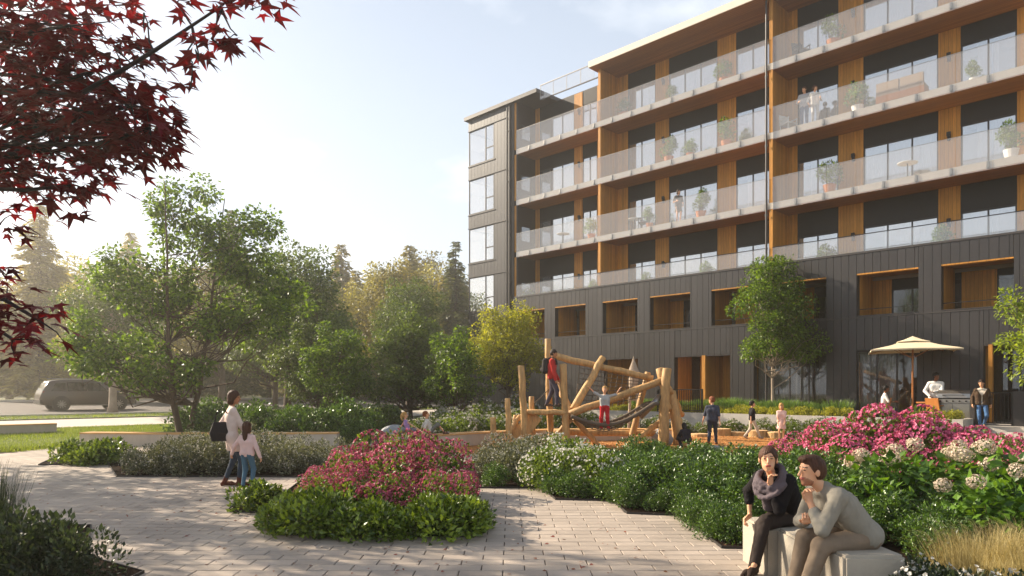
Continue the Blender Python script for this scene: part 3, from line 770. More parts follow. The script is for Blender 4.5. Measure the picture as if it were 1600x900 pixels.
def place(name, meshes, loc, label, cat, group=None, rz=0.0, sc=1.0):
    t = thing(name, label, cat, loc, rz, group)
    t.scale = sc if hasattr(sc, '__len__') else (sc,) * 3
    for k, me in meshes.items(): link(k, me, t)
    return t

L_ = {}
L_['laurel'] = leafmat('glossy_green_leaves', '2f4512', '7f9430', .20, spec=.5, rough=.35)
L_['hedge'] = leafmat('dark_hedge_leaves', '213814', '5c7a2c', .20, spec=.5, rough=.35)
L_['silver'] = leafmat('grey_green_leaves', '3c4130', '777b66', .2, rough=.55)
L_['azalea'] = leafmat('azalea_leaves', '3a4f1c', '6d8030', .32)
L_['pink'] = leafmat('pink_petals', 'b03a63', 'e98fae', .35, tcol=(1.15, .9, 1.0), rough=.6)
L_['rose'] = leafmat('rose_red_petals', '983650', 'd07c92', .35, tcol=(1.15, .9, 1.0), rough=.6)
L_['white'] = leafmat('white_petals', 'cfcac0', 'f0ece4', .3, tcol=(1.1, 1.1, 1.0), rough=.6)
L_['dimwhite'] = leafmat('small_pale_petals', '9b988c', 'd2cdc2', .3, tcol=(1.1, 1.1, 1.0), rough=.6)
L_['hydr'] = leafmat('hydrangea_petals', 'b9a58e', 'e8dcc8', .3, tcol=(1.1, 1.05, .9), rough=.6)
L_['hydrleaf'] = leafmat('broad_hydrangea_leaves', '2c4a18', '5f8029', .3)
L_['tan'] = leafmat('straw_blades', '94844f', 'c7b885', .35, tcol=(1.2, 1.1, .8), rough=.7)
L_['lav'] = leafmat('green_spike_blades', '39562a', '6f8b45', .35)
L_['yel'] = leafmat('yellow_green_leaves', '6f7324', 'a3a23e', .4)
L_['dark'] = leafmat('deep_green_leaves', '1e2a1a', '3d4a30', .25)
L_['tree'] = leafmat('fresh_tree_leaves', '2c4415', '688328', .45)
L_['tree2'] = leafmat('mid_green_tree_leaves', '36491f', '62743a', .40)
L_['lime'] = leafmat('lime_tree_leaves', '6c7520', 'a6a636', .45)
L_['olive'] = leafmat('olive_tree_leaves', '4a4a22', '7d7538', .40)
L_['gold'] = leafmat('golden_tree_leaves', '66652c', '9c964c', .42)
L_['conifer'] = leafmat('conifer_needles', '3e4a28', '6f7440', .25)
L_['goldcon'] = leafmat('golden_conifer_needles', '67622f', '958a4a', .3)
L_['maple'] = leafmat('dark_red_maple_leaves', '420c13', '7c1922', .40, tcol=(1.8, .5, .5), rough=.5)

# ---- shrub kinds (a few meshes each, shared by the copies)
K = {}
K['laurel'] = [shrub_meshes(10 + i, .52, .48, .52, 20, .20, 2600, .085, 'leaf', L_['laurel'], up=.5) for i in range(3)]
K['hedge'] = [shrub_meshes(20 + i, .62, .60, .82, 26, .22, 4200, .062, 'leaf', L_['hedge'], up=.5) for i in range(3)]
K['silver'] = [shrub_meshes(30 + i, .62, .55, .72, 24, .19, 3600, .05, 'leaf', L_['silver'], (260, .018, L_['dimwhite'], 5, .25), up=.6) for i in range(3)]
K['aster'] = [shrub_meshes(40 + i, .60, .55, .72, 24, .19, 3600, .055, 'leaf', L_['azalea'], (330, .026, L_['white'], 5, .15), up=.6) for i in range(2)]
K['azalea'] = [shrub_meshes(50 + i, .60, .58, .85, 22, .20, 2600, .06, 'leaf', L_['azalea'], (760, .030, L_['rose'], 5, .3), up=.5) for i in range(3)]
K['pink'] = [shrub_meshes(60 + i, .85, .80, 1.05, 30, .24, 4200, .07, 'leaf', L_['azalea'], (1500, .036, L_['pink'], 5, .3), up=.5) for i in range(3)]
K['dark'] = [shrub_meshes(70 + i, .60, .55, .62, 22, .19, 3000, .055, 'leaf', L_['dark'], up=.9) for i in range(2)]
K['woodbush'] = [shrub_meshes(80 + i, 1.0, .95, 1.25, 30, .32, 3200, .11, 'card', L_['hedge'], up=.4) for i in range(2)]
K['whitebush'] = [shrub_meshes(85 + i, .9, .85, 1.15, 28, .28, 3000, .09, 'card', L_['azalea'], (220, .07, L_['dimwhite'], 5, .2), up=.4) for i in range(2)]

def hydrangea(seed):
    rg = np.random.default_rng(seed); C, Rr = dome_blobs(rg, .7, .65, .95, 18, .24)
    P, d = clump_points(rg, C, Rr, 620, .5); ok = P[:, 2] > .03; P, d = P[ok], d[ok]
    A = unit(d * .7 + rdir(rg, len(P)) * .5 + np.array([0, 0, .05])); Nn = unit(np.array([0, 0, 1.0]) + d * .5 + rdir(rg, len(P)) * .35)
    V, Fc = leaves(P, A, Nn, .15 * rg.uniform(.6, 1.2, len(P)), 'leaf', rg, 1.35)
    out = {'foliage': mesh_np('foliage', V, Fc, L_['hydrleaf']), 'stems': stems_mesh(rg, C, .01, 'stems', M['stem'])}
    VV = []; FF = []; off = 0
    for q in range(4):
        a = rg.uniform(0, 6.28); rr = math.sqrt(rg.random()) * .62; c = np.array([math.cos(a) * rr, math.sin(a) * rr, .95 * math.sqrt(1 - .8 * rr * rr) + rg.uniform(-.08, .06)])
        n = 170; dd = rdir(rg, n); p = c + dd * np.array([.10, .10, .085]) * rg.uniform(.85, 1.05, n)[:, None]
        for k in range(4):
            ang = k * 1.571 + rg.uniform(0, 6.28, n); ref = unit(np.cross(dd, rdir(rg, n))); r2 = np.cross(dd, ref)
            v, f = leaves(p, unit(ref * np.cos(ang)[:, None] + r2 * np.sin(ang)[:, None] + dd * .3), dd, rg.uniform(.014, .022, n), 'petal', rg); VV.append(v); FF.append(f + off); off += len(v)
    out['blossoms'] = mesh_np('blossoms', np.concatenate(VV), np.concatenate(FF), L_['hydr'])
    return out
K['hydrangea'] = [hydrangea(90 + i) for i in range(2)]

def grass_clump(seed, r, h, n, wd, mat, lean=.5, curl=.35):
    rg = np.random.default_rng(seed); a = rg.uniform(0, 6.28, n); q = np.sqrt(rg.random(n)) * r
    P = np.stack([np.cos(a) * q, np.sin(a) * q, np.zeros(n)], 1); dr = unit(np.stack([np.cos(a), np.sin(a), np.zeros(n)], 1) + rdir(rg, n) * .6); dr[:, 2] = 0
    H = h * rg.uniform(.55, 1.1, n); ln = lean * rg.uniform(.2, 1.1, n) * (q / r * .7 + .3)
    s = np.stack([-dr[:, 1], dr[:, 0], np.zeros(n)], 1) * wd
    z = np.array([0, 0, 1.0])
    m1 = P + z * (H * .5)[:, None] + dr * (H * ln * .35)[:, None]; m2 = P + z * (H * .85)[:, None] + dr * (H * ln * .75)[:, None]
    tp = P + z * (H * (1 - curl * ln * .4))[:, None] + dr * (H * ln * 1.25)[:, None]
    V = np.stack([P - s, P + s, m1 + s * .8, m1 - s * .8, m2 + s * .5, m2 - s * .5, tp], 1).reshape(-1, 3); b = (np.arange(n) * 7)[:, None]
    F4 = np.concatenate([b + np.array([[0, 1, 2, 3]]), b + np.array([[3, 2, 4, 5]])]); F3 = b + np.array([[5, 4, 6]])
    return {'blades': mesh_np('blades', V, [F3, F4], mat)}
K['tan'] = [grass_clump(100 + i, .30, .55, 900, .0028, L_['tan'], .8) for i in range(2)]
K['lav'] = [grass_clump(110 + i, .45, .62, 700, .009, L_['lav'], .35) for i in range(2)]
K['darkgrass'] = [grass_clump(120, .35, 1.15, 700, .005, L_['dark'], .35)]
K['yel'] = [shrub_meshes(130 + i, .5, .4, .42, 16, .14, 1500, .06, 'leaf', L_['yel'], up=.8) for i in range(2)]
K['ast_low'] = [shrub_meshes(140 + i, .45, .4, .38, 16, .12, 1500, .04, 'leaf', L_['dark'], (80, .022, L_['white'], 6, .2), up=.8) for i in range(2)]

rv = random.Random(77)
def litter(name, label, n, polys, mat, size, seed, shape='card', z=.018, cat='mulch'):
    rg = np.random.default_rng(seed); P = []
    bb = [(min(p[0] for p in q), max(p[0] for p in q), min(p[1] for p in q), max(p[1] for p in q)) for q in polys]; ar = np.array([(b[1] - b[0]) * (b[3] - b[2]) for b in bb]); ar /= ar.sum()
    while len(P) < n:
        k = rg.choice(len(polys), p=ar); x, y = rg.uniform(*bb[k][:2]), rg.uniform(*bb[k][2:])
        if inpoly(x, y, polys[k]): P.append((x, y, z))
    P = np.array(P); A = rdir(rg, n); A[:, 2] *= .25; V, Fc = leaves(P, A, unit(np.array([0, 0, 1.0]) + rdir(rg, n) * .5), size * rg.uniform(.5, 1.3, n), shape, rg); V[:, 2] = np.maximum(V[:, 2], z - .004) 
    tag(link(name, mesh_np(name, V, Fc, mat)), label, cat, kind='stuff')
M['bark_bits'] = pmat('bark_pieces', '3d2c20', rough=1.0, var=.3, scale=6, island=.45, spec=.05)
litter('bark_mulch', 'dark bark pieces covering the planting beds', 9000, [BED_ISLAND, BED_MID, BED_LEFT, BED_LEFTSMALL, BED_FRONTLEFT], M['bark_bits'], .05, 61)
litter('fallen_leaves', 'a few fallen leaves scattered on the paving', 420, [[(-9, 6.4), (-2.5, 6.4), (-3.2, 9), (-4.5, 12.8), (-9, 13)], [(-2.5, 6.4), (2.0, 6.4), (1.0, 9.5), (-.2, 9.5), (-.2, 7.6), (-2.6, 7.6)]], leafmat('fallen_leaf', '6a4a28', '8c3a2a', .2), .045, 62, 'leaf', .006, 'leaves')
ORD = ['leftmost', 'second from left', 'third from left', 'fourth from left', 'fifth from left', 'sixth from left', 'seventh from left', 'eighth from left', 'ninth from left', 'tenth from left', 'eleventh from left', 'twelfth from left']
def ordered(spots, label):
    s_ = sorted(spots, key=lambda q: q[0] / q[1]); n = len(s_)
    return [(q[0], q[1], q[2] if len(q) > 2 else 1.0, q[3] if len(q) > 3 else 0.0, (ORD[i] if i < n - 1 else 'rightmost') + ' ' + label) for i, q in enumerate(s_)]
def scatter(name, kind, spots, label, cat, group, s=(.84, 1.14), zs=1.0):
    for q in spots:
        x, y = q[0], q[1]; f = (q[2] if len(q) > 2 else 1.0) * rv.uniform(*s); z = q[3] if len(q) > 3 else 0.0
        lab = q[4] if len(q) > 4 else label
        place(name, K[kind][rv.randrange(len(K[kind]))], (x, y, z), lab, cat, group, rv.uniform(0, 6.28), (f, f, f * zs * rv.uniform(.94, 1.06)))

# island bed in the middle of the paving
scatter('laurel_shrub', 'laurel', [(gnd(390, 802)[0], gnd(390, 802)[1] + .30, .78, 0, 'rounded low green shrub alone at the left tip of the island bed')], '', 'shrub', None)
isl = [(-2.62, 8.75, .8), (-2.38, 8.28, .95), (-1.98, 8.2, .78), (-1.6, 8.1, .95), (-1.15, 8.2, .76), (-.8, 8.22, .92), (-2.2, 8.7, .9), (-2.6, 9.2, .85), (-.68, 8.6, .72)]
scatter('laurel_shrub', 'laurel', ordered(isl, 'low glossy green shrub edging the front of the island bed'), '', 'shrub', 'green shrubs edging the island bed')
az = [(-2.35, 9.4, .82), (-1.8, 9.2, .92), (-1.32, 9.1, .70), (-.9, 9.2, .84), (-2.2, 10.2, 1.0), (-1.55, 10.2, 1.2), (-1.0, 10.1, .82), (-1.85, 11.3, 1.36), (-1.3, 11.3, 1.2), (-2.7, 10.2, .75), (-2.5, 11.5, .95)]
scatter('azalea', 'azalea', ordered(az, 'rose pink azalea in bloom in the island bed'), '', 'flowering shrub', 'azaleas in the island bed', s=(.96, 1.04), zs=1.0)
# left bed
lf = [(-7.2, 14.3, 1.0), (-6.5, 14.15, 1.08), (-5.8, 14.2, 1.1), (-5.1, 14.25, 1.05), (-4.4, 14.2, 1.0), (-3.8, 14.4, .95), (-7.6, 15.2, .95), (-6.8, 15.2, 1.15), (-6.0, 15.2, 1.15), (-5.2, 15.3, 1.1), (-4.4, 15.4, 1.0), (-3.7, 15.5, .9)]
scatter('silver_shrub', 'silver', ordered(lf, 'grey green shrub with tiny pale flowers in the left bed'), '', 'shrub', 'grey green shrubs in the left bed')
scatter('laurel_shrub', 'laurel', [(-9.9, 16.1, 1.1, 0, 'left one of the two low green shrubs by the lawn'), (-9.2, 16.0, 1.15, 0, 'right one of the two low green shrubs by the lawn')], '', 'shrub', 'pair of green shrubs by the lawn')
# middle bed along the path
scatter('aster_shrub', 'silver', ordered([(-.35, 13.6, .95), (.15, 13.3, 1.0), (-.1, 14.4, 1.0), (.5, 14.1, 1.0)], 'pale flowered grey green shrub at the left tip of the long bed'), '', 'shrub', 'pale shrubs at the tip of the long bed')
scatter('aster_shrub', 'aster', ordered([(.75, 12.0, 1.0), (1.25, 11.7, 1.0), (.9, 12.9, 1.05), (1.5, 12.5, 1.0)], 'green shrub covered in small white flowers beside the paved path'), '', 'flowering shrub', 'white flowered shrubs by the path')
hg = [(1.9, 11.0, 1.0), (2.45, 10.7, 1.0), (2.0, 11.9, 1.0), (2.6, 11.6, 1.05), (3.2, 11.2, 1.0), (3.1, 10.2, .95), (3.7, 10.4, 1.05), (3.75, 9.5, .95), (3.0, 9.55, .75), (4.3, 10.0, 1.1), (4.2, 9.0, 1.0),
      (1.3, 13.6, 1.05), (2.1, 13.0, 1.05), (2.9, 12.7, 1.05), (3.7, 12.0, 1.05), (4.5, 11.2, 1.1), (5.0, 10.2, 1.1), (4.9, 9.2, 1.0), (2.6, 14.2, 1.05), (3.6, 13.6, 1.05), (4.5, 12.7, 1.05), (5.4, 11.8, 1.1), (3.55, 8.7, .85), (4.4, 8.1, .85), (5.1, 8.3, .95), (2.55, 9.95, .8), (1.75, 10.75, .75), (3.35, 9.0, .8), (3.3, 8.15, .62), (2.95, 8.9, .6)]
scatter('hedge_shrub', 'hedge', hg, 'dense dark green shrub in the hedge behind the seated couple', 'shrub', 'dark green hedge shrubs', zs=.82)
scatter('hedge_shrub', 'hedge', [(1.0, 15.2, .85), (1.9, 15.0, .85), (2.9, 15.6, .85), (3.9, 15.2, .85), (4.9, 14.5, .9), (5.6, 13.6, .9), (.2, 15.8, .8), (2.2, 16.3, .8), (3.4, 16.6, .8), (4.6, 16.2, .8), (5.6, 15.4, .8), (6.2, 14.4, .9)], 'bright green shrub at the near edge of the wood chip area', 'shrub', 'green shrubs along the wood chips', zs=.6)
pk = [(6.3, 13.1, 1.0), (7.0, 12.9, 1.15), (7.8, 12.8, 1.2), (8.6, 12.7, .95), (9.4, 12.5, .72), (7.0, 14.1, 1.0), (7.9, 14.2, 1.05), (8.8, 14.0, .8), (10.2, 13.0, .78), (11.0, 13.2, .8), (9.8, 14.2, .7), (6.1, 14.4, .8), (6.2, 11.9, .85), (9.2, 11.5, .8), (10.1, 11.8, .8), (8.1, 11.6, .85), (10.0, 10.6, .85), (7.1, 11.7, .85), (11.2, 12.1, .8), (8.2, 10.5, .8), (9.2, 10.6, .85), (7.3, 10.3, .75)]
scatter('pink_shrub', 'pink', pk, 'tall shrub thick with pink blossom in the right hand bed', 'flowering shrub', 'pink blossoming shrubs on the right')
scatter('aster_shrub', 'aster', ordered([(11.2, 15.4, .72), (12.2, 15.6, .72), (10.2, 15.8, .8), (9.2, 16.2, .8)], 'white flowered green shrub behind the pink blossom at right'), '', 'flowering shrub', 'white flowered shrubs behind the pink ones')
hy = [(4.6, 8.75, .9), (5.4, 9.1, 1.0), (6.2, 9.4, 1.0), (5.8, 8.2, 1.0), (6.6, 8.5, .9), (6.1, 7.4, .8), (5.2, 7.6, .8)]
scatter('hydrangea', 'hydrangea', ordered(hy, 'broad leaved hydrangea with creamy flower heads behind the stone bench'), '', 'flowering shrub', 'hydrangeas behind the bench')
scatter('hedge_shrub', 'hedge', ordered([(3.75, 7.75, .62), (4.35, 7.35, .62), (4.2, 6.9, .55)], 'small dark shrub close behind the stone bench'), '', 'shrub', 'small shrubs behind the stone bench')
tn = [(3.9, 6.0, .9), (4.2, 6.15, .9), (4.55, 5.95, .95), (4.1, 5.6, .85), (3.75, 5.6, .7), (4.75, 6.3, .9), (4.45, 5.45, .8)]
scatter('straw_grass', 'tan', ordered(tn, 'straw coloured ornamental grass tuft at the lower right'), '', 'grass tuft', 'straw coloured grass tufts')
scatter('low_aster', 'ast_low', ordered([(3.22, 5.5, 1.0), (3.12, 5.18, 1.2), (3.5, 5.35, 1.15), (3.42, 6.1, .7), (3.4, 4.95, 1.3)], 'low dark plant with pale pink daisies at the bench foot'), '', 'plant', 'daisies at the bench foot')
edge_pts = []
for (a_, b_) in zip(BED_MID[0:8], BED_MID[1:9]):
    L2_ = math.hypot(b_[0] - a_[0], b_[1] - a_[1])
    for q_ in range(max(1, int(L2_ / .42))):
        t_ = (q_ + .5) / max(1, int(L2_ / .42)); edge_pts.append((a_[0] + (b_[0] - a_[0]) * t_ + .12, a_[1] + (b_[1] - a_[1]) * t_ + .30, .46))
scatter('edging_plant', 'hedge', [p for p in edge_pts if p[0] < 2.3 or p[1] > 7.6], 'low green plant spilling over the front edge of the long bed', 'plant', 'low plants along the long bed edge')
# bottom left corner
scatter('dark_shrub', 'dark', ordered([(-4.55, 6.25, 1.05), (-3.95, 6.05, .95), (-5.1, 6.5, 1.0), (-5.3, 5.8, 1.0)], 'dark leafy shrub in shade at the lower left corner'), '', 'shrub', 'dark shrubs at the lower left')
place('dark_grass', K['darkgrass'][0], (-5.62, 7.5, 0), 'tall dark grass tuft at the left edge of the picture', 'grass tuft', None, .4, .78)
# behind the benches, under the trees
wb = [(-11.3, 25.0), (-9.7, 23.4), (-8.6, 24.2), (-7.4, 23.6), (-6.3, 23.4), (-5.6, 24.6), (-8.0, 26.5), (-6.4, 27.0), (-9.8, 27.5), (-4.9, 22.3, .7), (-11.0, 29), (-5.0, 28.5), (-7.6, 30), (-13, 30.5), (-10, 33)]
scatter('dark_bush', 'woodbush', wb, 'dark leafy bush under the trees behind the left bench', 'bush', 'bushes under the left trees')
wb2 = [(-2.9, 22.8, .8), (-1.9, 23.4, .9), (-1.2, 24.5, 1.0), (-.2, 24.3, .9), (.7, 25.0, 1.0), (1.8, 26.9, .9), (-2.6, 26.5, 1.0), (-.8, 27.5, 1.0), (2.8, 28.2, .9), (-2.3, 30, 1.1), (0.2, 30.5, 1.1)]
scatter('white_bush', 'whitebush', wb2, 'bush with pale flower heads behind the bench where the children sit', 'flowering shrub', 'pale flowered bushes behind the children')
sb = [(7.4, 26.6, .62), (8.2, 26.3, .62), (9.0, 25.6, .6), (9.8, 25.0, .6), (10.5, 24.3, .6), (6.5, 27.2, .6), (5.6, 27.6, .6), (4.6, 27.9, .6), (11.2, 23.6, .6), (12.0, 22.8, .55), (12.7, 22.1, .55)]
scatter('white_bush', 'whitebush', sb, 'low leafy bush along the foot of the terrace wall', 'bush', 'bushes along the terrace wall')

# ------------------------------------------------------------------ trees
def limb(b, rg, p0, p1, r0, r1, n=5, sag=.12, seg=7, wob=.08):
    p0, p1 = np.array(p0, float), np.array(p1, float); L__ = np.linalg.norm(p1 - p0); t = np.linspace(0, 1, n)[:, None]
    bow = np.array([0, 0, 1.0]) * (np.sin(np.pi * t) * L__ * sag) * -1
    pts_ = p0 + (p1 - p0) * t + bow + rg.normal(size=(n, 3)) * L__ * wob * np.sin(np.pi * t); b.tube(pts_, np.linspace(r0, r1, n), seg, cap=False)
    return pts_

def broadleaf(seed, H, tr, base_h, crown, ncl, cl_r, nleaf, ls, lmat, bark='bark', shape='card', lean=(0, 0), stems=1, flat=.75, shell=.35, clfun=None):
    """crown = list of (x, y, z, rx, ry, rz) ellipsoids in tree space"""
    rg = np.random.default_rng(seed); b = MB()
    crown = np.array(crown, float); wt = crown[:, 3:].prod(1) ** .7; wt /= wt.sum()
    C = []; tries = 0
    while len(C) < ncl and tries < 20000:
        tries += 1
        e_ = crown[rg.choice(len(crown), p=wt)]; d = rdir(rg, 1)[0]; q = e_[:3] + d * e_[3:] * (rg.random() ** .45)
        if all(np.linalg.norm(q - c) > cl_r * .62 for c in C): C.append(q)
    C = np.array(C)
    tops = []
    for s_ in range(stems):
        a = 2 * math.pi * s_ / max(1, stems) + .5; sp_ = .0 if stems == 1 else .18
        p0 = np.array([math.cos(a) * sp_ * .5, math.sin(a) * sp_ * .5, -.05]); ctr = crown[:, :3].mean(0)
        p1 = np.array([lean[0] + math.cos(a) * sp_ * 4, lean[1] + math.sin(a) * sp_ * 4, base_h]); p2 = np.array([ctr[0] + math.cos(a) * sp_ * 7, ctr[1] + math.sin(a) * sp_ * 7, H * .86])
        t = np.linspace(0, 1, 12)[:, None]
        pts_ = (1 - t) ** 2 * p0 + 2 * t * (1 - t) * p1 + t * t * p2 + rg.normal(size=(12, 3)) * .03 * H / 8 * np.sin(np.pi * t)
        rr = tr * (1 - np.linspace(0, 1, 12) * .88); rr[0] *= 1.35
        if stems > 1: rr = rr * .7
        b.tube(pts_, rr, 9, wob=.12, rng=rg); tops.append((pts_, rr))
    for c in C:
        pts_, rr = tops[rg.integers(len(tops))]
        zz = pts_[:, 2]; want = max(base_h * .75, c[2] - .45 * np.linalg.norm(c[:2] - pts_[-1][:2]) - .5); k = int(np.argmin(abs(zz - want))); k = max(k, 2)
        limb(b, rg, pts_[k], c, max(.012, rr[k] * .42), .010, 6, .05, 5)
    k = rg.choice(len(C), nleaf); d = rdir(rg, nleaf); r_ = (shell + (1 - shell) * rg.random(nleaf) ** .5) * cl_r * rg.uniform(.7, 1.15, len(C))[k]
    P = C[k] + d * r_[:, None] * np.array([1, 1, flat])
    A = unit(d + rdir(rg, nleaf) * .8 + np.array([0, 0, -.25])); Nn = unit(np.array([0, 0, 1.0]) + d * .5 + rdir(rg, nleaf) * .6)
    V, Fc = leaves(P, A, Nn, ls * rg.uniform(.6, 1.25, nleaf), shape, rg)
    return {'trunk': b.mesh('trunk', M[bark], True), 'crown': mesh_np('crown', V, Fc, lmat)}

def conifer(seed, H, Rb, n_wh, lmat, bark='bark', ls=.5, dens=9, z0=.08):
    rg = np.random.default_rng(seed); b = MB(); P = []; A = []; S_ = []
    b.tube([(0, 0, -.05), (0, 0, H * .5), (0, 0, H * .98)], [H * .018, H * .011, .02], 7)
    for i in range(n_wh):
        f = i / n_wh; z = H * (z0 + (1 - z0) * f ** .92); r = Rb * (1 - f) ** .85 * rg.uniform(.75, 1.12) + .15
        nb_ = int(6 + 5 * (1 - f))
        for j in range(nb_):
            a = rg.uniform(0, 6.28); L__ = r * rg.uniform(.65, 1.1); dr = np.array([math.cos(a), math.sin(a), 0])
            tip = dr * L__ + np.array([0, 0, z - L__ * rg.uniform(.12, .42)])
            b.tube([(0, 0, z), tip * .5 + np.array([0, 0, z * .5 + L__ * .06]), tip], [.03, .02, .006], 4, cap=False)
            m = max(3, int(dens * L__ / 1.2))
            for q in range(m):
                t = (q + .6) / m; p = np.array([0, 0, z]) * (1 - t) + tip * t + np.array([0, 0, .1 * L__ * math.sin(math.pi * t) * .5])
                side = np.array([-dr[1], dr[0], 0]) * rg.choice([-1, 1])
                for s2 in (1, -1):
                    P.append(p + rg.normal(size=3) * .05); A.append(dr * .7 + side * s2 * rg.uniform(.3, 1.0) + np.array([0, 0, rg.uniform(-.75, .15)])); S_.append(ls * rg.uniform(.5, 1.15) * (1.1 - .5 * f))
    P = np.array(P); A = np.array(A); n = len(P)
    V, Fc = leaves(P, A, unit(np.array([0, 0, 1.0]) + rdir(rg, n) * .6), np.array(S_), 'card', rg, .55)
    return {'trunk': b.mesh('trunk', M[bark], True), 'crown': mesh_np('crown', V, Fc, lmat)}

# the large spreading tree on the left
T1 = broadleaf(201, 9.6, .17, 1.5, [(.2, 0, 7.4, 1.35, 1.3, 1.7), (1.3, .3, 6.1, 2.3, 1.8, 1.2), (-1.6, 0, 5.4, 1.7, 1.5, 1.1), (-2.6, -.2, 3.3, 1.6, 1.4, .9), (1.0, 0, 4.2, 2.6, 2.0, 1.4), (-.6, -.6, 2.5, 2.3, 1.6, .8), (2.9, .4, 4.6, 1.3, 1.3, 1.2), (-3.0, 0, 2.2, .9, .8, .4), (2.6, 0, 7.2, 1.1, 1.0, .5)], 140, .56, 23000, .15, L_['tree'], stems=3, lean=(-.2, 0), shell=.1)
place('spreading_tree', T1, (-11.0, 23.6, 0), 'large spreading green tree with several stems behind the standing woman', 'tree', None, 0)
# street tree whose grey trunk stands before the car
T2 = broadleaf(202, 8.0, .24, 3.0, [(0, 0, 5.6, 2.8, 2.6, 2.2)], 80, .8, 11000, .17, L_['tree2'], 'bark_pale')
place('street_tree', T2, (-22.4, 39.5, .3), 'street tree with a straight grey trunk in front of the passing car', 'tree')
T3 = broadleaf(203, 9.5, .24, 2.0, [(0, 0, 6.4, 2.6, 2.5, 2.8), (.6, 0, 4.2, 3.0, 2.8, 1.8)], 140, .85, 26000, .18, L_['tree2'])
place('dense_tree', T3, (-11.8, 37.0, .2), 'dense dark green tree right behind the large spreading tree', 'tree')
T4 = broadleaf(204, 4.6, .09, 1.0, [(.1, 0, 3.7, .9, .9, .9), (-.7, 0, 2.9, .9, .9, .7), (.8, .2, 2.6, 1.0, .9, .7), (0, -.3, 1.9, 1.5, 1.2, .7)], 70, .42, 9500, .125, L_['tree'])
place('young_tree', T4, (-7.3, 29.5, .0), 'small bright green tree left of the seated children', 'tree', None, .4)
place('young_tree', T4, (-2.4, 29.0, 0), 'small rounded green tree beside the yellow green tree', 'tree', None, 2.0, (1.0, 1.0, .95))
T5 = broadleaf(205, 6.0, .12, 1.2, [(0, 0, 3.6, 1.8, 1.6, 2.1)], 90, .52, 17000, .12, L_['lime'], flat=1.0)
place('lime_tree', T5, (-.2, 33.0, 0), 'yellow green small tree at the left corner of the building', 'tree', None, 0, (1.0, 1.0, 1.0))
T6 = broadleaf(206, 5.6, .12, 1.0, [(.3, 0, 4.6, 1.1, 1.1, 1.2), (-.9, 0, 3.6, 1.1, 1.1, 1.0), (1.2, .3, 3.2, 1.1, 1.1, .9), (-.6, 0, 1.9, 1.7, 1.6, 1.0), (.6, -.4, 2.0, 1.5, 1.3, .8)], 100, .48, 14000, .135, L_['tree2'])
place('shade_tree', T6, (-4.6, 32.0, 0), 'leafy green tree standing behind the two seated children', 'tree', None, 1.2, (1.05, 1.05, 1.0))
place('shade_tree', T6, (-9.0, 33.0, 0), 'leafy green tree in the gap behind the bright green one', 'tree', None, 3.0, 1.05)
T7 = broadleaf(207, 13.0, .3, 3.0, [(0, 0, 8.4, 3.0, 2.9, 4.0), (.3, 0, 5.6, 3.6, 3.3, 2.6)], 130, .95, 16000, .24, L_['olive'])
place('dark_oval_tree', T7, (-10.4, 62, .3), 'tall dark oval tree behind the seated children', 'tree', None, 0, (1.1, 1.1, 1.0))
place('dark_oval_tree', T7, (-25.5, 62, .5), 'tall dark crowned tree behind the dense green tree', 'tree', None, 2.0, (1.25, 1.25, 1.05))
place('dense_tree', T3, (-6.6, 45.0, .2), 'broad green tree behind the small tree by the seated children', 'tree', None, 1.7, (.85, .85, .95))
place('dense_tree', T3, (-15.8, 47.0, .3), 'green tree filling the gap beside the dense dark tree', 'tree', None, 4.2, (.9, .9, 1.0))
# trees across the road
T8 = broadleaf(208, 15.0, .3, 3.0, [(0, 0, 8.5, 3.4, 3.2, 5.0), (0, 0, 5.0, 4.2, 3.8, 3.0)], 150, 1.0, 16000, .27, L_['gold'], flat=1.1)
C1 = conifer(211, 17, 4.2, 38, L_['goldcon'], ls=.95, dens=12)
C2 = conifer(212, 14, 3.0, 38, L_['goldcon'], ls=.85, dens=12)
C3 = conifer(213, 18, 3.6, 42, L_['conifer'], ls=.85, dens=12)
def far_tree(mesh, px, Y, zb, label, name, sc=1.0, rz=0.0, sz=None, grp='trees beyond the road'):
    place(name, mesh, ((px - PX0) / F_PX * Y, Y, zb), label, 'tree', None, rz, (sc, sc, sz or sc))
far_tree(C1, 62, 60, .7, 'tall pale conifer at the far left beyond the road', 'conifer', 1.0)
far_tree(T8, 165, 56, .7, 'golden loose crowned tree beyond the road behind the car', 'golden_tree', .82, 1.0)
far_tree(T8, 232, 70, .7, 'golden tree between the big green tree and the conifer', 'golden_tree', .9, 2.2)
far_tree(T7, 15, 74, .7, 'hazy broad tree at the left picture edge', 'broad_tree', 1.0, 1.0)
far_tree(C3, 362, 72, .5, 'dark conifer whose tip shows above the large spreading tree', 'conifer', 1.1)
far_tree(T8, 420, 80, .5, 'hazy golden tree behind the dense dark green tree', 'golden_tree', 1.0, .4)
far_tree(C2, 533, 82, .4, 'slim golden conifer left of the gap in the trees', 'conifer', 1.32)
far_tree(C2, 556, 78, .4, 'shorter golden conifer right of the slim one', 'conifer', 1.05, 2.0)
far_tree(T7, 655, 92, .3, 'hazy grey green tree behind the dark oval tree', 'broad_tree', 1.55, .5)
far_tree(T8, 610, 86, .3, 'hazy golden tree just left of the dark oval tree', 'golden_tree', 1.3, 1.5)
far_tree(C3, 712, 66, .3, 'conifer left of the building corner', 'conifer', .86, 1.0)
far_tree(C2, 693, 72, .3, 'golden conifer touching the conifer by the building', 'conifer', .95, .6)
far_tree(T8, 745, 90, .3, 'hazy tree showing at the left edge of the building', 'golden_tree', .8, 2.6)
far_tree(T8, -60, 62, .7, 'golden tree mostly outside the left picture edge', 'golden_tree', 1.0, 2.6)
far_tree(T7, 300, 88, .6, 'hazy tree seen through the large spreading tree', 'broad_tree', 1.1, 2.6)
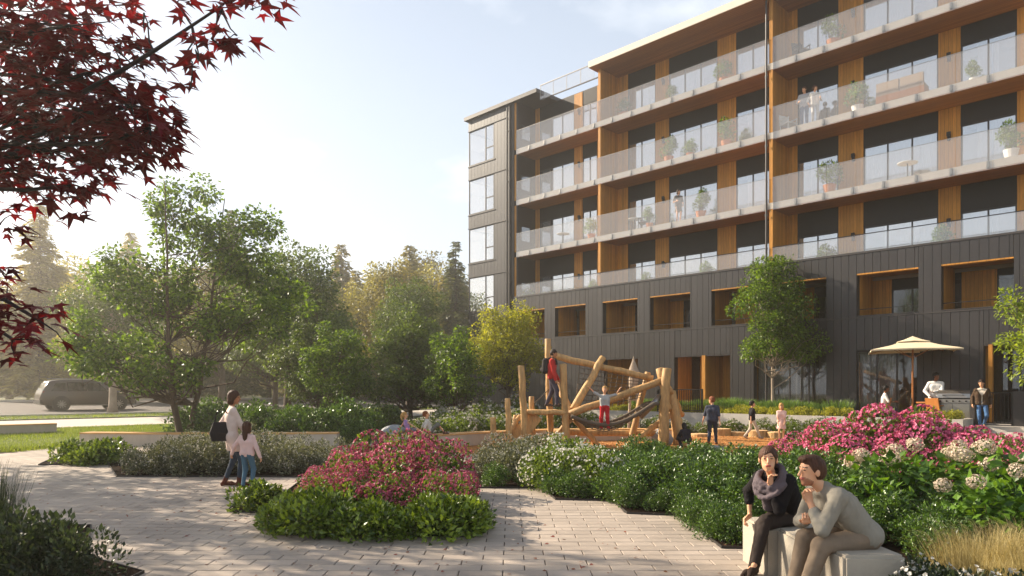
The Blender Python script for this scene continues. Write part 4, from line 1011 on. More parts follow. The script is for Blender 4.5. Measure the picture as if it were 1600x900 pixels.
far_tree(C1, 480, 95, .4, 'pale conifer far behind the dense dark tree', 'conifer', .95, 2.1)
far_tree(C1, 585, 100, .3, 'pale conifer behind the hazy golden tree', 'conifer', .8, .3)
for i_, (m_, px_, Y_, sc_, nm_, lb_) in enumerate(((T8, 105, 82, 1.3, 'golden_tree', 'hazy golden tree behind the left conifer'), (C1, 205, 88, 1.25, 'conifer', 'pale conifer showing between the golden trees'), (T7, 268, 80, 1.25, 'broad_tree', 'hazy tree at the left side of the large spreading tree'), (C3, 335, 98, 1.1, 'conifer', 'faint conifer behind the large spreading tree'),
        (T8, 455, 72, 1.05, 'golden_tree', 'golden tree behind the right side of the dense green tree'), (T7, 497, 76, 1.05, 'broad_tree', 'hazy broad tree left of the slim golden conifer'), (T8, 575, 72, .95, 'golden_tree', 'low golden tree under the golden conifers'), (C2, 640, 78, 1.25, 'conifer', 'golden conifer behind the dark oval tree'), (T8, 682, 86, 1.25, 'golden_tree', 'tall hazy golden tree between oval tree and conifers'), (T7, 728, 84, 1.2, 'broad_tree', 'hazy broad tree against the left end of the building'))):
    far_tree(m_, px_, Y_, .4, lb_, nm_, sc_, i_ * 1.3)
# distant wood that closes the horizon
def wood_row():
    rg = np.random.default_rng(55); C = []; Rr = []
    for i in range(240):
        a = rg.uniform(-1.15, .25); d = rg.uniform(118, 145); h = rg.uniform(3, 9)
        for q in range(4): C.append((math.sin(a) * d + rg.normal() * 2, math.cos(a) * d + rg.normal() * 2, h * rg.uniform(.2, 1.0))); Rr.append(rg.uniform(1.8, 3.0))
    P, d = clump_points(rg, C, Rr, 52000, .5); ok = P[:, 2] > 0; P, d = P[ok], d[ok]; n = len(P)
    V, Fc = leaves(P, unit(d + rdir(rg, n)), unit(d + rdir(rg, n) * .6 + np.array([0, 0, .5])), rg.uniform(.5, 1.1, n), 'card', rg)
    return mesh_np('distant_wood', V, Fc, L_['olive'])
tag(link('distant_wood', wood_row()), 'hazy distant wood along the horizon', 'wood', kind='stuff')

# slender tree on the terrace and the tree at the right edge
T9 = broadleaf(220, 6.1, .075, 1.6, [(0, 0, 4.0, 1.5, 1.4, 1.5), (0, 0, 5.1, 1.0, 1.0, 1.0), (.2, 0, 2.8, 1.75, 1.5, .8)], 105, .45, 19000, .11, L_['tree'], 'bark_pale', flat=.9)
T10 = broadleaf(221, 5.2, .09, 1.4, [(0, 0, 3.5, 1.7, 1.7, 1.4), (-.5, 0, 2.6, 1.6, 1.5, .8)], 90, .45, 11000, .12, leafmat('yellowish_green_leaves', '4f631d', '8a9a34', .42), 'bark')

# red maple: trunk outside the left edge, boughs reaching into the picture
def red_maple():
    rg = np.random.default_rng(300); b = MB(); base = np.array([-7.4, 6.6, 0.0])
    tr = np.array([[0, 0, -.05], [.1, 0, 1.2], [.25, .05, 2.2], [.5, .1, 3.2], [.9, .1, 4.6], [1.1, 0, 6.0], [1.0, 0, 7.4]]) + base
    b.tube(tr, [.22, .19, .17, .14, .11, .08, .04], 10, wob=.1, rng=rg)
    V = []; Fc = []; off = 0
    def tiers(c, rad, n, tilt=0.0, ls=.138, thick=.10):
        # a flat layered spray of leaves round c
        nonlocal off
        a = rg.uniform(0, 6.28, n); q = np.sqrt(rg.random(n)) * rad
        n = int(n * .74); a = rg.uniform(0, 6.28, n); q = np.sqrt(rg.random(n)) * rad
        P = np.stack([c[0] + np.cos(a) * q, c[1] + np.sin(a) * q, c[2] + rg.normal(size=n) * thick - .16 * q * q / max(rad, .1) + tilt * np.cos(a) * q], 1)
        out_ = np.stack([np.cos(a), np.sin(a), np.full(n, -.35)], 1)
        A = unit(out_ + rdir(rg, n) * .55); Nn = unit(np.array([0, 0, 1.0]) + rdir(rg, n) * .42)
        v, f = leaves(P, A, Nn, ls * rg.uniform(.6, 1.2, n), 'maple', rg); V.append(v); Fc.append(f + off); off += len(v)
        for k in range(0, n, 14):
            b.tube([c, (P[k] + c) / 2 + rg.normal(size=3) * .03, P[k]], [.008, .005, .003], 4, cap=False)
    def bough(px, py, Y, rad, n, **k):
        c = np.array(at(px, py, Y)); j = int(np.argmin(abs(tr[:, 2] - (c[2] - .5)))); j = min(max(j, 3), 5)
        limb(b, rg, tr[j], c, .045, .012, 8, -.03, 6, .02); tiers(c, rad, n, **k); return c
    # crown seen in the picture
    for px, py, Y, rad, n in ((20, 60, 6.2, .62, 190), (110, 40, 6.0, .6, 170), (60, 120, 6.3, .75, 230), (150, 110, 5.9, .62, 190), (40, 185, 6.2, .72, 220), (140, 175, 5.9, .65, 210), (205, 165, 5.7, .42, 110),
                              (80, 235, 6.1, .62, 190), (180, 215, 5.8, .5, 150), (235, 200, 5.6, .30, 60), (20, 265, 6.2, .5, 120), (110, 290, 6.0, .30, 60), (0, 15, 6.4, .7, 200), (60, -40, 6.3, .8, 240), (-60, 150, 6.5, .9, 260), (-40, 260, 6.3, .6, 140),
                              (10, 470, 5.6, .26, 46), (60, 500, 5.5, .24, 40), (20, 530, 5.6, .25, 44), (-30, 500, 5.8, .4, 80), (0, 350, 6.0, .2, 24), (-20, 430, 5.8, .25, 36)): bough(px, py, Y, rad, n)
    # thin open branch reaching right along the top
    br = [np.array(at(*q)) for q in ((120, 150, 5.8), (190, 110, 5.6), (240, 80, 5.5), (300, 40, 5.4), (345, 10, 5.3), (390, -30, 5.3))]
    limb(b, rg, tr[4], br[0], .04, .022, 6, .0, 6, .02); b.tube(br, [.02, .018, .016, .012, .009, .006], 6)
    for k, (px, py, Y, rad, n) in enumerate(((215, 75, 5.5, .12, 12), (330, 60, 5.3, .17, 22), (370, 55, 5.3, .14, 14), (395, 15, 5.3, .16, 16), (300, 120, 5.4, .10, 7), (275, 5, 5.4, .12, 8), (345, 20, 5.3, .12, 10), (225, 20, 5.5, .1, 5), (180, 75, 5.6, .16, 18), (310, 95, 5.4, .10, 7), (420, -10, 5.3, .15, 12))):
        c = np.array(at(px, py, Y)); j = int(np.argmin([np.linalg.norm(q - c) for q in br])); limb(b, rg, br[j], c, .009, .004, 5, .02, 4, .05); tiers(c, rad, n, thick=.05)
    # the rest of the crown, outside the picture
    for k in range(46):
        a = rg.uniform(0, 6.28); q = math.sqrt(rg.random()) * 3.4; z = rg.uniform(3.3, 7.6)
        c = np.array([base[0] + .6 + math.cos(a) * q, base[1] + math.sin(a) * q, z])
        r_ = (c[0] / c[1]) * F_PX + PX0 if c[1] > .5 else -999; py_ = PY0 - (z - CAM_H) / max(c[1], .5) * F_PX
        if r_ > -130 and py_ > -150: continue
        j = min(5, max(3, int(np.argmin(abs(tr[:, 2] - (z - .5)))))); limb(b, rg, tr[j], c, .04, .012, 6, -.02, 5, .03); tiers(c, rg.uniform(.6, .95), 110, ls=.13)
    t = thing('red_maple', 'dark red maple reaching in from the upper left corner', 'tree', tuple(base))
    o1 = link('trunk', b.mesh('trunk', M['bark_dark'], True), t, tuple(-base)); o2 = link('crown', mesh_np('crown', np.concatenate(V), np.concatenate(Fc), L_['maple']), t, tuple(-base))
red_maple()
# shade trees just outside the left edge: they throw the dappled shadows on the paving
T11 = broadleaf(230, 8.0, .16, 2.2, [(0, 0, 5.0, 3.2, 3.0, 2.0)], 60, .6, 6000, .16, L_['tree'])
place('shade_tree', T11, (-16.8, 16.8, 0), 'green shade tree outside the left picture edge beside the lawn', 'tree', None, .3, 1.12)
place('shade_tree', T11, (-14.6, 13.0, 0), 'green shade tree outside the left picture edge behind the maple', 'tree', None, 2.3, (.9, .9, .95))
place('shade_tree', T11, (-11.5, 12.1, 0), 'tall slim shade tree outside the left picture edge near the maple', 'tree', None, 4.0, (.5, .5, 1.4))
# ================================================================== terrace, benches, play frame, furniture
def W(s, d, z=0.0): return (BX + .70711 * (s + d), BY + .70711 * (d - s), z)
def frame_thing(name, label, cat, s=0.0, d=0.0, z=0.0, group=None): return thing(name, label, cat, W(s, d, z), R(-45), group)
WD = -3.4
sW1 = sp(1505, WD); sW0 = -7.5
ter_o = MB().bx(sW0, sW1 - .25, -3.15, .02, 0, PAT).bx(sW0, 14, .022, D + .3, 0, PAT - .002).bx(sW1 - .248, 14, -2.3, .02, 0, PAT - .004).bx(sW1 + .2, 14, -2.75, -2.302, 0, .33).bx(sW1 + .2, 14, -3.2, -2.752, 0, .17).build('terrace', M['concrete'], None, loc=(BX, BY, 0)); ter_o.rotation_euler = (0, 0, R(-45)); struct(ter_o)
wl = frame_thing('planter_wall', 'pale concrete planter wall along the front of the terrace', 'wall')
x = sW0
while x < sW1 - .3:
    x1 = min(x + 2.4, sW1); b = boxo('wall_panel', wl, (x + .006, x1 - .006), (WD, WD + .24), (-.05, .72), M['concrete']); x = x1
boxo('wall_panel', wl, (sW1 - .24, sW1 - .004), (WD + .245, -2.0), (-.05, .722), M['concrete'])
sM = sp(1334, -2.0)
boxo('soil_fill', wl, (sW0, sM), (WD + .243, -.5), (PAT + .004, .64), M['soil']); boxo('wall_panel', wl, (sW0, sM), (-.498, -.4), (PAT + .002, .68), M['concrete']); boxo('wall_panel', wl, (sM + .002, sM + .1), (-1.898, -.4), (PAT + .002, .68), M['concrete'])
boxo('soil_fill', wl, (sM + .002, sW1 - .25), (WD + .243, -2.0), (PAT + .004, .64), M['soil']); boxo('wall_panel', wl, (sM + .002, sW1 - .25), (-1.998, -1.9), (PAT + .002, .68), M['concrete'])
def row(kind, name, px0, px1, d, step, label, cat, group, f=1.0):
    s_ = sp(px0, d); e_ = sp(px1, d)
    while s_ < e_:
        scatter(name, kind, [(*W(s_, d + rv.uniform(-.06, .06))[:2], f, .62)], label, cat, group); s_ += step * rv.uniform(.85, 1.15)
row('lav', 'spike_plant', 1000, 1335, -2.35, .55, 'tall green spiky plant in the back row of the terrace planter', 'plant', 'tall plants in the terrace planter', 1.05)
row('yel', 'yellow_plant', 960, 1335, -2.92, .5, 'low yellow green plant along the front of the terrace planter', 'plant', 'yellow green plants in the planter', .95)
row('yel', 'yellow_plant', 1435, 1492, -2.92, .5, 'yellow green plant in front of the steel grill', 'plant', 'yellow green plants by the grill', .95)
place('slender_tree', T9, W(sp(1207, -1.15), -1.15, .6), 'slender pale trunked tree in front of the dark facade', 'tree', None, 0, (1.05, 1.05, 1.1))
place('lime_tree', T10, (15.6, 19.6, 0), 'yellow green tree leaning in at the right picture edge', 'tree', None, .6, (1.0, 1.0, 1.05))

def fence(name, label, s0, s1, d, z0, h):
    f = frame_thing(name, label, 'fence', s0, d, z0); L__ = s1 - s0
    boxo('rail', f, (0, L__), (-.02, .02), (h - .04, h), M['dmetal']); boxo('rail', f, (0, L__), (-.02, .02), (.06, .10), M['dmetal'])
    n = int(L__ / .105)
    for k in range(n + 1):
        xx = L__ * k / n; big = k in (0, n)
        boxo('post' if big else 'picket', f, (xx - (.03 if big else .009), xx + (.03 if big else .009)), (-.009 - (.02 if big else 0), .009 + (.02 if big else 0)), (0 if big else .101, h + .01 if big else h - .041), M['dmetal'])
fence('picket_fence', 'black metal picket fence on the planter wall behind the play frame', sp(1028, -3.28), sp(1097, -3.28), -3.28, .722, .98)
fence('picket_fence', 'black metal picket fence behind the woman in the brown jacket', sp(1509, -1.7), sp(1582, -1.7), -1.7, PAT, 1.1)
sc_ = frame_thing('screen_wall', 'dark panelled screen wall at the right end of the fence', 'wall', sp(1583, -1.7), -1.7, PAT)
for k in range(5): boxo('panel', sc_, (k * .5 + .01, k * .5 + .49), (-.04, .04), (-.0, 1.13), M['clad'])

# parasol
sU = sp(1426, -1.4)
um = frame_thing('parasol', 'square cream parasol on a wooden pole over the terrace table', 'parasol', sU, -1.4, PAT)
MB().cyl((0, 0, 0), (0, 0, 3.0), .032, n=12).build('pole', M['pole_wood'], um, smooth=False)
MB().bx(-.35, .35, -.35, .35, 0, .07).bx(-.06, .06, -.06, .06, .071, .3).build('base', M['dmetal'], um)
a = 1.62; rz_ = R(20)
def canopy(a, z0, z1, name, drop):
    V = []; n = 8; Fs = []
    cor = [(math.cos(rz_ + k * math.pi / 2 + .785) * a * 1.2, math.sin(rz_ + k * math.pi / 2 + .785) * a * 1.2) for k in range(4)]
    ring = []
    for k in range(4):
        p, q = cor[k], cor[(k + 1) % 4]; ring += [p, ((p[0] + q[0]) / 2 * .97, (p[1] + q[1]) / 2 * .97)]
    for f, zz in ((1, z0), (.55, z0 + (z1 - z0) * .36), (.12, z0 + (z1 - z0) * .86), (.02, z1)):
        for k, (x_, y_) in enumerate(ring): V.append((x_ * f, y_ * f, zz - (0 if k % 2 == 0 else 0) + (.035 * f if k % 2 else 0)))
    for i in range(3):
        for k in range(8): Fs.append((i * 8 + k, i * 8 + (k + 1) % 8, (i + 1) * 8 + (k + 1) % 8, (i + 1) * 8 + k))
    Fs.append(tuple(24 + k for k in range(8))); m_ = len(V)
    for k in range(8): V.append((V[k][0], V[k][1], V[k][2] - drop))
    for k in range(8): Fs.append((k, m_ + k, m_ + (k + 1) % 8, (k + 1) % 8))
    return MB().add(V, Fs).build(name, M['canvas'], um), cor
cn, cor = canopy(a, 2.58, 3.02, 'canopy', .05)
canopy(a * .36, 2.88, 3.10, 'vent_canopy', .02)
for k in range(4):
    MB().cyl((cor[k][0] * .97, cor[k][1] * .97, 2.55), (0, 0, 2.86), .014, n=6).build('rib', M['pole_wood'], um)
    MB().cyl((cor[k][0] * .45, cor[k][1] * .45, 2.68), (0, 0, 2.3), .011, n=6).build('strut', M['pole_wood'], um)
MB().cyl((-.0, -.0, .35), (-.9, -.15, .02), .015, n=6).build('brace', M['pole_wood'], um)

# grill
sG = sp(1492, -2.0); gr = frame_thing('grill', 'stainless steel barbecue grill with black end panel beside the fence', 'grill', sG, -2.0 + .28, PAT)
boxo('cabinet', gr, (-.55, .45), (-.3, .3), (.08, .72), M['metal']); boxo('door', gr, (-.53, -.06), (-.325, -.302), (.12, .70), M['metal']); boxo('door', gr, (-.04, .43), (-.325, -.302), (.12, .70), M['metal'])
boxo('control_panel', gr, (-.55, .45), (-.34, -.302), (.73, .86), M['metal']); boxo('firebox', gr, (-.55, .45), (-.3, .3), (.725, .90), M['dmetal'])
V = []; 
for x_ in (-.54, .44):
    for k in range(7): an = math.pi * k / 6; V.append((x_, -math.cos(an) * .28, .91 + math.sin(an) * .27))
MB().add(V, [(k, k + 1, 8 + k, 7 + k) for k in range(6)] + [tuple(range(6, -1, -1)), tuple(range(7, 14))]).build('lid', M['metal'], gr)
MB().cyl((-.35, -.36, 1.0), (.25, -.36, 1.0), .014, n=8).bx(-.36, -.33, -.36, -.27, .99, 1.01).bx(.23, .26, -.36, -.27, .99, 1.01).build('handle', M['dmetal'], gr)
for k in range(5): MB().cyl((-.42 + k * .19, -.342, .795), (-.42 + k * .19, -.375, .795), .026, n=10).build('knob', M['dmetal'], gr)
boxo('end_panel', gr, (.46, .58), (-.34, .32), (0, 1.22), M['trim']); boxo('side_shelf', gr, (.585, 1.0), (-.25, .25), (.84, .88), M['metal'])
for q in ((-.5, -.25), (.4, -.25), (-.5, .25), (.4, .25)): boxo('foot', gr, (q[0] - .03, q[0] + .03), (q[1] - .03, q[1] + .03), (0, .079), M['dmetal'])
# table and two wooden chairs under the parasol
def chair(label, s_, d_, rz, mat='pole_wood', z=PAT, name='armchair', rel=True):
    t = thing(name, label, 'chair', W(s_, d_, z), R(-45) + rz, None)
    MB().bx(-.27, .27, -.25, .25, .40, .46).build('seat', M[mat], t); 
    b = MB(); b.box((0, .26, .68), (.54, .04, .42), Matrix.Rotation(R(-10), 3, 'X')); b.build('backrest', M[mat], t)
    for sx in (-1, 1):
        for sy in (-1, 1): MB().cyl((sx * .25, sy * .22, 0), (sx * .25, sy * .22, .40 if sy > 0 else .62), .022, n=8).build('leg', M[mat], t)
        MB().bx(sx * .25 - .03, sx * .25 + .03, -.25, .26, .62, .65).build('armrest', M[mat], t)
    return t
tb = frame_thing('terrace_table', 'round wooden table on the terrace under the parasol', 'table', sU + .65, -1.3, PAT)
MB().lathe([(.55, .70), (.56, .72), (.56, .745), (.54, .75)], 24).build('tabletop', M['pole_wood'], tb)
for k in range(4): a_ = k * math.pi / 2 + .4; MB().cyl((math.cos(a_) * .42, math.sin(a_) * .42, 0), (math.cos(a_) * .3, math.sin(a_) * .3, .70), .025, n=8).build('leg', M['pole_wood'], tb)
chair('wooden terrace armchair with the seated woman on it', sp(1378, -1.75), -1.75, R(-75)); chair('empty wooden armchair between the parasol pole and the grill', sp(1468, -2.35) - .15, -1.85, R(150))

# ---- low benches
def bench_run(name, label, P, wd=.5, h=.36, cat='bench'):
    P = [np.array(p, float) for p in P]; t = thing(name, label, cat, (P[0][0], P[0][1], 0))
    O = P[0]; dirs = [(P[i + 1] - P[i]) / np.linalg.norm(P[i + 1] - P[i]) for i in range(len(P) - 1)]
    nrm = [np.array([-d[1], d[0]]) for d in dirs]
    back = []
    for i in range(len(P)):
        n_ = nrm[0] if i == 0 else nrm[-1] if i == len(P) - 1 else (nrm[i - 1] + nrm[i]) / (1 + nrm[i - 1].dot(nrm[i]))
        back.append(P[i] + n_ * wd)
    for i in range(len(P) - 1):
        g_ = dirs[i] * .004
        q = [P[i] + g_ - O, P[i + 1] - g_ - O, back[i + 1] - g_ - O, back[i] + g_ - O]
        MB().poly([tuple(v) for v in q], -.05, h).build('concrete_block', M['bench_conc'], t)
        m_ = 4
        for k in range(m_):
            f0, f1 = k / m_, (k + 1) / m_; e0 = -.03 if k == 0 else 0
            a0, a1 = P[i] + (back[i] - P[i]) * (f0 + e0), P[i + 1] + (back[i + 1] - P[i + 1]) * (f0 + e0); b0, b1 = P[i] + (back[i] - P[i]) * (f1 - .015), P[i + 1] + (back[i + 1] - P[i + 1]) * (f1 - .015)
            MB().poly([tuple(v - O) for v in (a0, a1, b1, b0)], h + .002, h + .045).build('plank', M['bench_top'], t)
    return t
bench_run('concrete_bench', 'curved concrete bench with timber top where the two children sit', [(-3.68, 19.85), (-2.16, 19.95), (-.8, 21.25), (1.3, 22.6), (3.4, 23.0), (5.4, 22.7)])
bench_run('concrete_bench', 'long low concrete bench with timber top behind the left bed', [(-12.9, 21.0), (-10.4, 20.75), (-7.8, 20.7), (-5.2, 20.9)])
lwall = bench_run('low_wall', 'low grey wall with pale cap beside the lawn at the left edge', [(-17.0, 26.3), (-21.0, 22.3), (-25.0, 18.3)][::-1], .55, .38, 'wall')

# ---- limestone seat for the couple
st = thing('stone_bench', 'limestone block bench the couple sit on', 'bench', (2.35, 6.9, 0))
def stone(name, x0, x1, y0, y1, z1, rz=0.0):
    bm = bmesh.new(); bmesh.ops.create_cube(bm, size=1.0); bmesh.ops.scale(bm, vec=(x1 - x0, y1 - y0, z1 + .04), verts=bm.verts); bmesh.ops.bevel(bm, geom=bm.edges[:], offset=.022, segments=2, affect='EDGES')
    me = bpy.data.meshes.new(name); bm.to_mesh(me); bm.free(); me.materials.append(M['limestone'])
    o = link(name, me, st, ((x0 + x1) / 2 - 2.35, (y0 + y1) / 2 - 6.9, (z1 - .04) / 2)); o.rotation_euler = (0, 0, rz); return o
stone('seat_block', 2.30, 2.88, 6.42, 7.02, .43, .03); stone('seat_block', 2.40, 3.02, 5.78, 6.40, .44, -.04); stone('seat_block', 2.50, 2.98, 5.32, 5.74, .44, .03)

# ---- timber climbing frame
cf = thing('climbing_frame', 'timber climbing frame of peeled logs with rope nets on wood chips', 'climbing frame', (2.5, 20.5, 0))
rl_ = np.random.default_rng(9)
def log(p0, p1, r, r2=None, name='log', mat='log'):
    p0, p1 = np.array(p0, float), np.array(p1, float); r2 = r2 or r * .9; n = 7; d = p1 - p0; L__ = np.linalg.norm(d); d /= L__
    t = np.linspace(0, 1, n)[:, None]; pts_ = p0 + (p1 - p0) * t; wob = rl_.normal(size=(n, 3)) * .012; wob[0] = wob[-1] = 0; pts_ = pts_ + wob; rr = r + (r2 - r) * t[:, 0]
    pts_ = np.concatenate([[p0 - d * .012], pts_, [p1 + d * .012]]); rr = np.concatenate([[r * .84], rr, [r2 * .84]])
    return MB().tube(pts_ - np.array([2.5, 20.5, 0]), rr, 12, wob=.06, rng=rl_).build(name, M[mat], cf, smooth=True)
def post(px0, py0, px1, Y, r, Y2=None): p = at(px0, py0, Y2 or Y); return log(((px1 - PX0) / F_PX * Y, Y, -.05), p, r, r * .92)
post(770, 652.5, 772, 19.9, .085); post(793, 623, 796, 19.8, .085); post(814, 572, 820.5, 20.0, .10); post(830.5, 620, 834, 20.9, .085); post(806, 649, 808, 21.3, .08)
post(880, 569, 885.5, 20.2, .105); post(856, 530, 860, 21.6, .10); post(858, 640, 861, 20.9, .09)
log(at(869, 556, 21.5), at(1020, 591, 21.0), .105, .085); log(at(896, 640, 20.6), at(942, 559, 21.3), .12, .10); log(at(889, 648, 20.4), at(1036, 594, 20.5), .11, .10)
log((4.33, 20.3, -.05), at(1042.5, 576, 20.4), .16, .13); log(at(1031, 576, 20.9), at(1046, 640, 20.7), .12); log(at(1048, 612, 20.8), (5.0, 20.6, -.05), .15, .16)
log((3.5, 21.2, -.05), at(1012.5, 582, 21.1), .10, .09); log((3.25, 20.1, .06), at(1057, 641, 21.6), .095, .085); post(1052.5, 645, 1055, 21.6, .09)
log(at(866, 675, 21.3), at(1030, 677, 21.3), .095, .09); log(at(866, 594, 21.5), at(893, 642, 20.6), .095); log((1.0, 20.9, -.05), at(892, 655, 20.5), .09); log((2.62, 20.9, -.05), at(897, 655, 20.6), .085)
log((-.30, 20.1, .02), at(813, 650, 20.5), .08); log(at(1044, 606, 20.5), at(1066, 648, 22.0), .09); post(1062, 655, 1064, 22.2, .09)
for k in range(4): log(at(824, 643.5, 20.15 + k * .17), at(884, 645, 20.15 + k * .17), .075, .075, 'deck_log')
for k in range(2):
    b = MB(); p0, p1 = np.array([.02, 20.35 + k * .5, .12]), np.array(at(838, 648, 20.35 + k * .5)); m_ = (p0 + p1) / 2 - np.array([2.5, 20.5, 0]); d = p1 - p0
    b.box(m_, (np.linalg.norm(d), .06, .42 - .14 * k), Matrix.Rotation(-math.atan2(d[2], d[0]), 3, 'Y')); b.build('ramp_plank', M['log'], cf)
pf = MB().lathe([(.32, 0), (.34, .03), (.34, .1), (.31, .12)], 20, (0, 0, 0)).build('step_disc', M['log_end'], cf, loc=(.40 - 2.5, 19.3 - 20.5, 0.01))
# nets
nb_ = MB(); off = np.array([2.5, 20.5, 0])
top = [np.array(at(*q)) for q in ((906, 566, 21.4), (940, 574, 21.3), (975, 582, 21.2), (1008, 589, 21.1))]; bot = [np.array(at(*q)) for q in ((898, 644, 20.7), (930, 640, 20.9), (965, 634, 20.9), (1000, 625, 20.9))]
def lerp_pl(Pl, t): q = t * (len(Pl) - 1); i = min(int(q), len(Pl) - 2); return Pl[i] + (Pl[i + 1] - Pl[i]) * (q - i)
for k in range(13): a0, b0 = lerp_pl(top, k / 12), lerp_pl(bot, k / 12); nb_.tube([a0 - off, (a0 + b0) / 2 + np.array([0, -.06, 0]) - off, b0 - off], .012, 5, cap=False)
for k in range(1, 9): nb_.tube([lerp_pl(top, i / 8) * (1 - k / 9) + lerp_pl(bot, i / 8) * (k / 9) - off + np.array([0, -.05 * math.sin(math.pi * k / 9), 0]) for i in range(9)], .011, 5, cap=False)
nb_.build('climbing_net', M['rope'], cf)
nb2 = MB()
def ham(u, v): # sagging net
    p = np.array(at(892 + 138 * u, 650 - 20 * u, 19.95)); p[1] += v * 1.1; p[2] += -.62 * math.sin(math.pi * min(1, u * 1.08)) * (1 - .35 * abs(2 * v - 1)) ; return p - off
for k in range(9): nb2.tube([ham(i / 14, k / 8) for i in range(15)], .012, 5, cap=False)
for k in range(1, 15): nb2.tube([ham(k / 15, j / 6) for j in range(7)], .011, 5, cap=False)
nb2.build('hammock_net', M['rope'], cf)
MB().tube([ham(i / 16, 0) for i in range(17)], .055, 8).build('border_rope', M['rope'], cf, smooth=True); MB().tube([ham(i / 16, 1) for i in range(17)], .05, 8).build('border_rope', M['rope'], cf, smooth=True)
MB().tube([np.array(at(*q)) - off for q in ((1000, 652, 20.3), (1018, 634, 20.3), (1031, 619, 20.4))], .085, 10).build('roller_pad', M['metal'], cf, smooth=True)
MB().tube([np.array(at(*q)) - off for q in ((796, 634, 19.8), (806, 622, 19.9), (812, 610, 20.0))], .014, 5).build('rope', M['rope'], cf); MB().tube([np.array(at(*q)) - off for q in ((835, 630, 20.9), (848, 618, 21.2), (857, 609, 21.5))], .014, 5).build('rope', M['rope'], cf)
# lookout post with a cone roof behind the frame
lo = thing('lookout_post', 'grey timber lookout with a pointed cone roof behind the climbing net', 'play post', (4.25, 24.6, 0))
for k in range(4): a_ = k * math.pi / 2 + .6; MB().cyl((math.cos(a_) * .26, math.sin(a_) * .26, -.02), (math.cos(a_) * .12, math.sin(a_) * .12, 2.2), .045, n=8).build('leg', M['bark_pale'], lo)
MB().lathe([(.25, 2.2), (.23, 2.24), (.12, 2.5), (.04, 2.72), (.01, 2.84)], 14).build('cone_roof', M['bark_pale'], lo)
MB().lathe([(.15, 1.75), (.17, 1.8), (.17, 2.1), (.15, 2.148)], 12).build('cabin', M['bark_pale'], lo)
for z in (.5, .9, 1.3): MB().bx(-.2, .2, -.03, .03, z, z + .05).build('rung', M['bark_pale'], lo)
# stepping stumps and boulders
def stump(px, py, r, h, label):
    x_, y_ = gnd(px, py); t = thing('stepping_stump', label, 'stump', (x_, y_, 0), 0, None)
    MB().lathe([(r * 1.03, 0), (r, .05), (r * .99, h - .02), (r * .95, h)], 18).build('bark_side', M['log'], t); MB().lathe([(r * .93, h + .001), (r * .93, h + .006)], 18).build('cut_top', M['log_end'], t)
stump(1093, 683, .32, .12, 'pale stepping stump nearest the leaning log'); stump(1126, 681, .36, .26, 'tallest pale stepping stump behind the walking boy'); stump(1152, 681, .30, .14, 'low stepping stump between the two walking boys'); stump(1185, 683, .34, .24, 'stepping stump behind the boy in the black shirt'); stump(1212, 684, .3, .2, 'stepping stump beside the girl in the pink dress')
def boulder(name, label, loc, r, seed, fl=.7):
    rg = np.random.default_rng(seed); bm = bmesh.new(); bmesh.ops.create_icosphere(bm, subdivisions=3, radius=1.0)
    dirs = rdir(rg, 14); offs = rg.uniform(.62, .95, 14)
    for v in bm.verts:
        c = np.array(v.co)
        for d, o_ in zip(dirs, offs):
            q = c.dot(d)
            if q > o_: c = c - d * (q - o_)
        v.co = c * np.array(r) 
    me = bpy.data.meshes.new(name); bm.to_mesh(me); bm.free(); me.materials.append(M['rock']); tag(link(name, me, None, loc), label, 'boulder')
boulder('boulder', 'large pale boulder behind the seated girl in purple', (-3.85, 22.6, .2), (.55, .4, .45), 3)
boulder('boulder', 'grey white boulder at the foot of the big squared log', (4.55, 21.4, .2), (.36, .3, .42), 4)
boulder('boulder', 'small stone at the end of the wood chips near the walking boy', (5.6, 19.3, .06), (.25, .16, .14), 6)

# ---- plants and furniture on the balconies
K['pot'] = [shrub_meshes(150 + i, .34, .34, .75, 16, .16, 900, .075, 'leaf', L_['tree'], up=.5) for i in range(2)]
def pot_plant(px, li, label, d=.75, h=1.0, pot='terracotta', sc=1.0):
    z = LEV[li]; s_ = sp(px, d); t = thing('potted_plant', label, 'potted plant', W(s_, d, z), rv.uniform(0, 6))
    MB().lathe([(.13 * sc, 0), (.19 * sc, .30 * sc), (.20 * sc, .34 * sc), (.17 * sc, .34 * sc), (.16 * sc, .30 * sc)], 14).build('pot', M[pot], t)
    me = K['pot'][rv.randrange(2)]; o = link('foliage', me['foliage'], t, (0, 0, (.32 + .25 * (h - 1) * 1.2 + .02) * sc)); o.scale = (sc * .95, sc * .95, sc * h); o2 = link('stems', me['stems'], t, (0, 0, .28 * sc)); o2.scale = (sc * .8, sc * .8, sc * h)
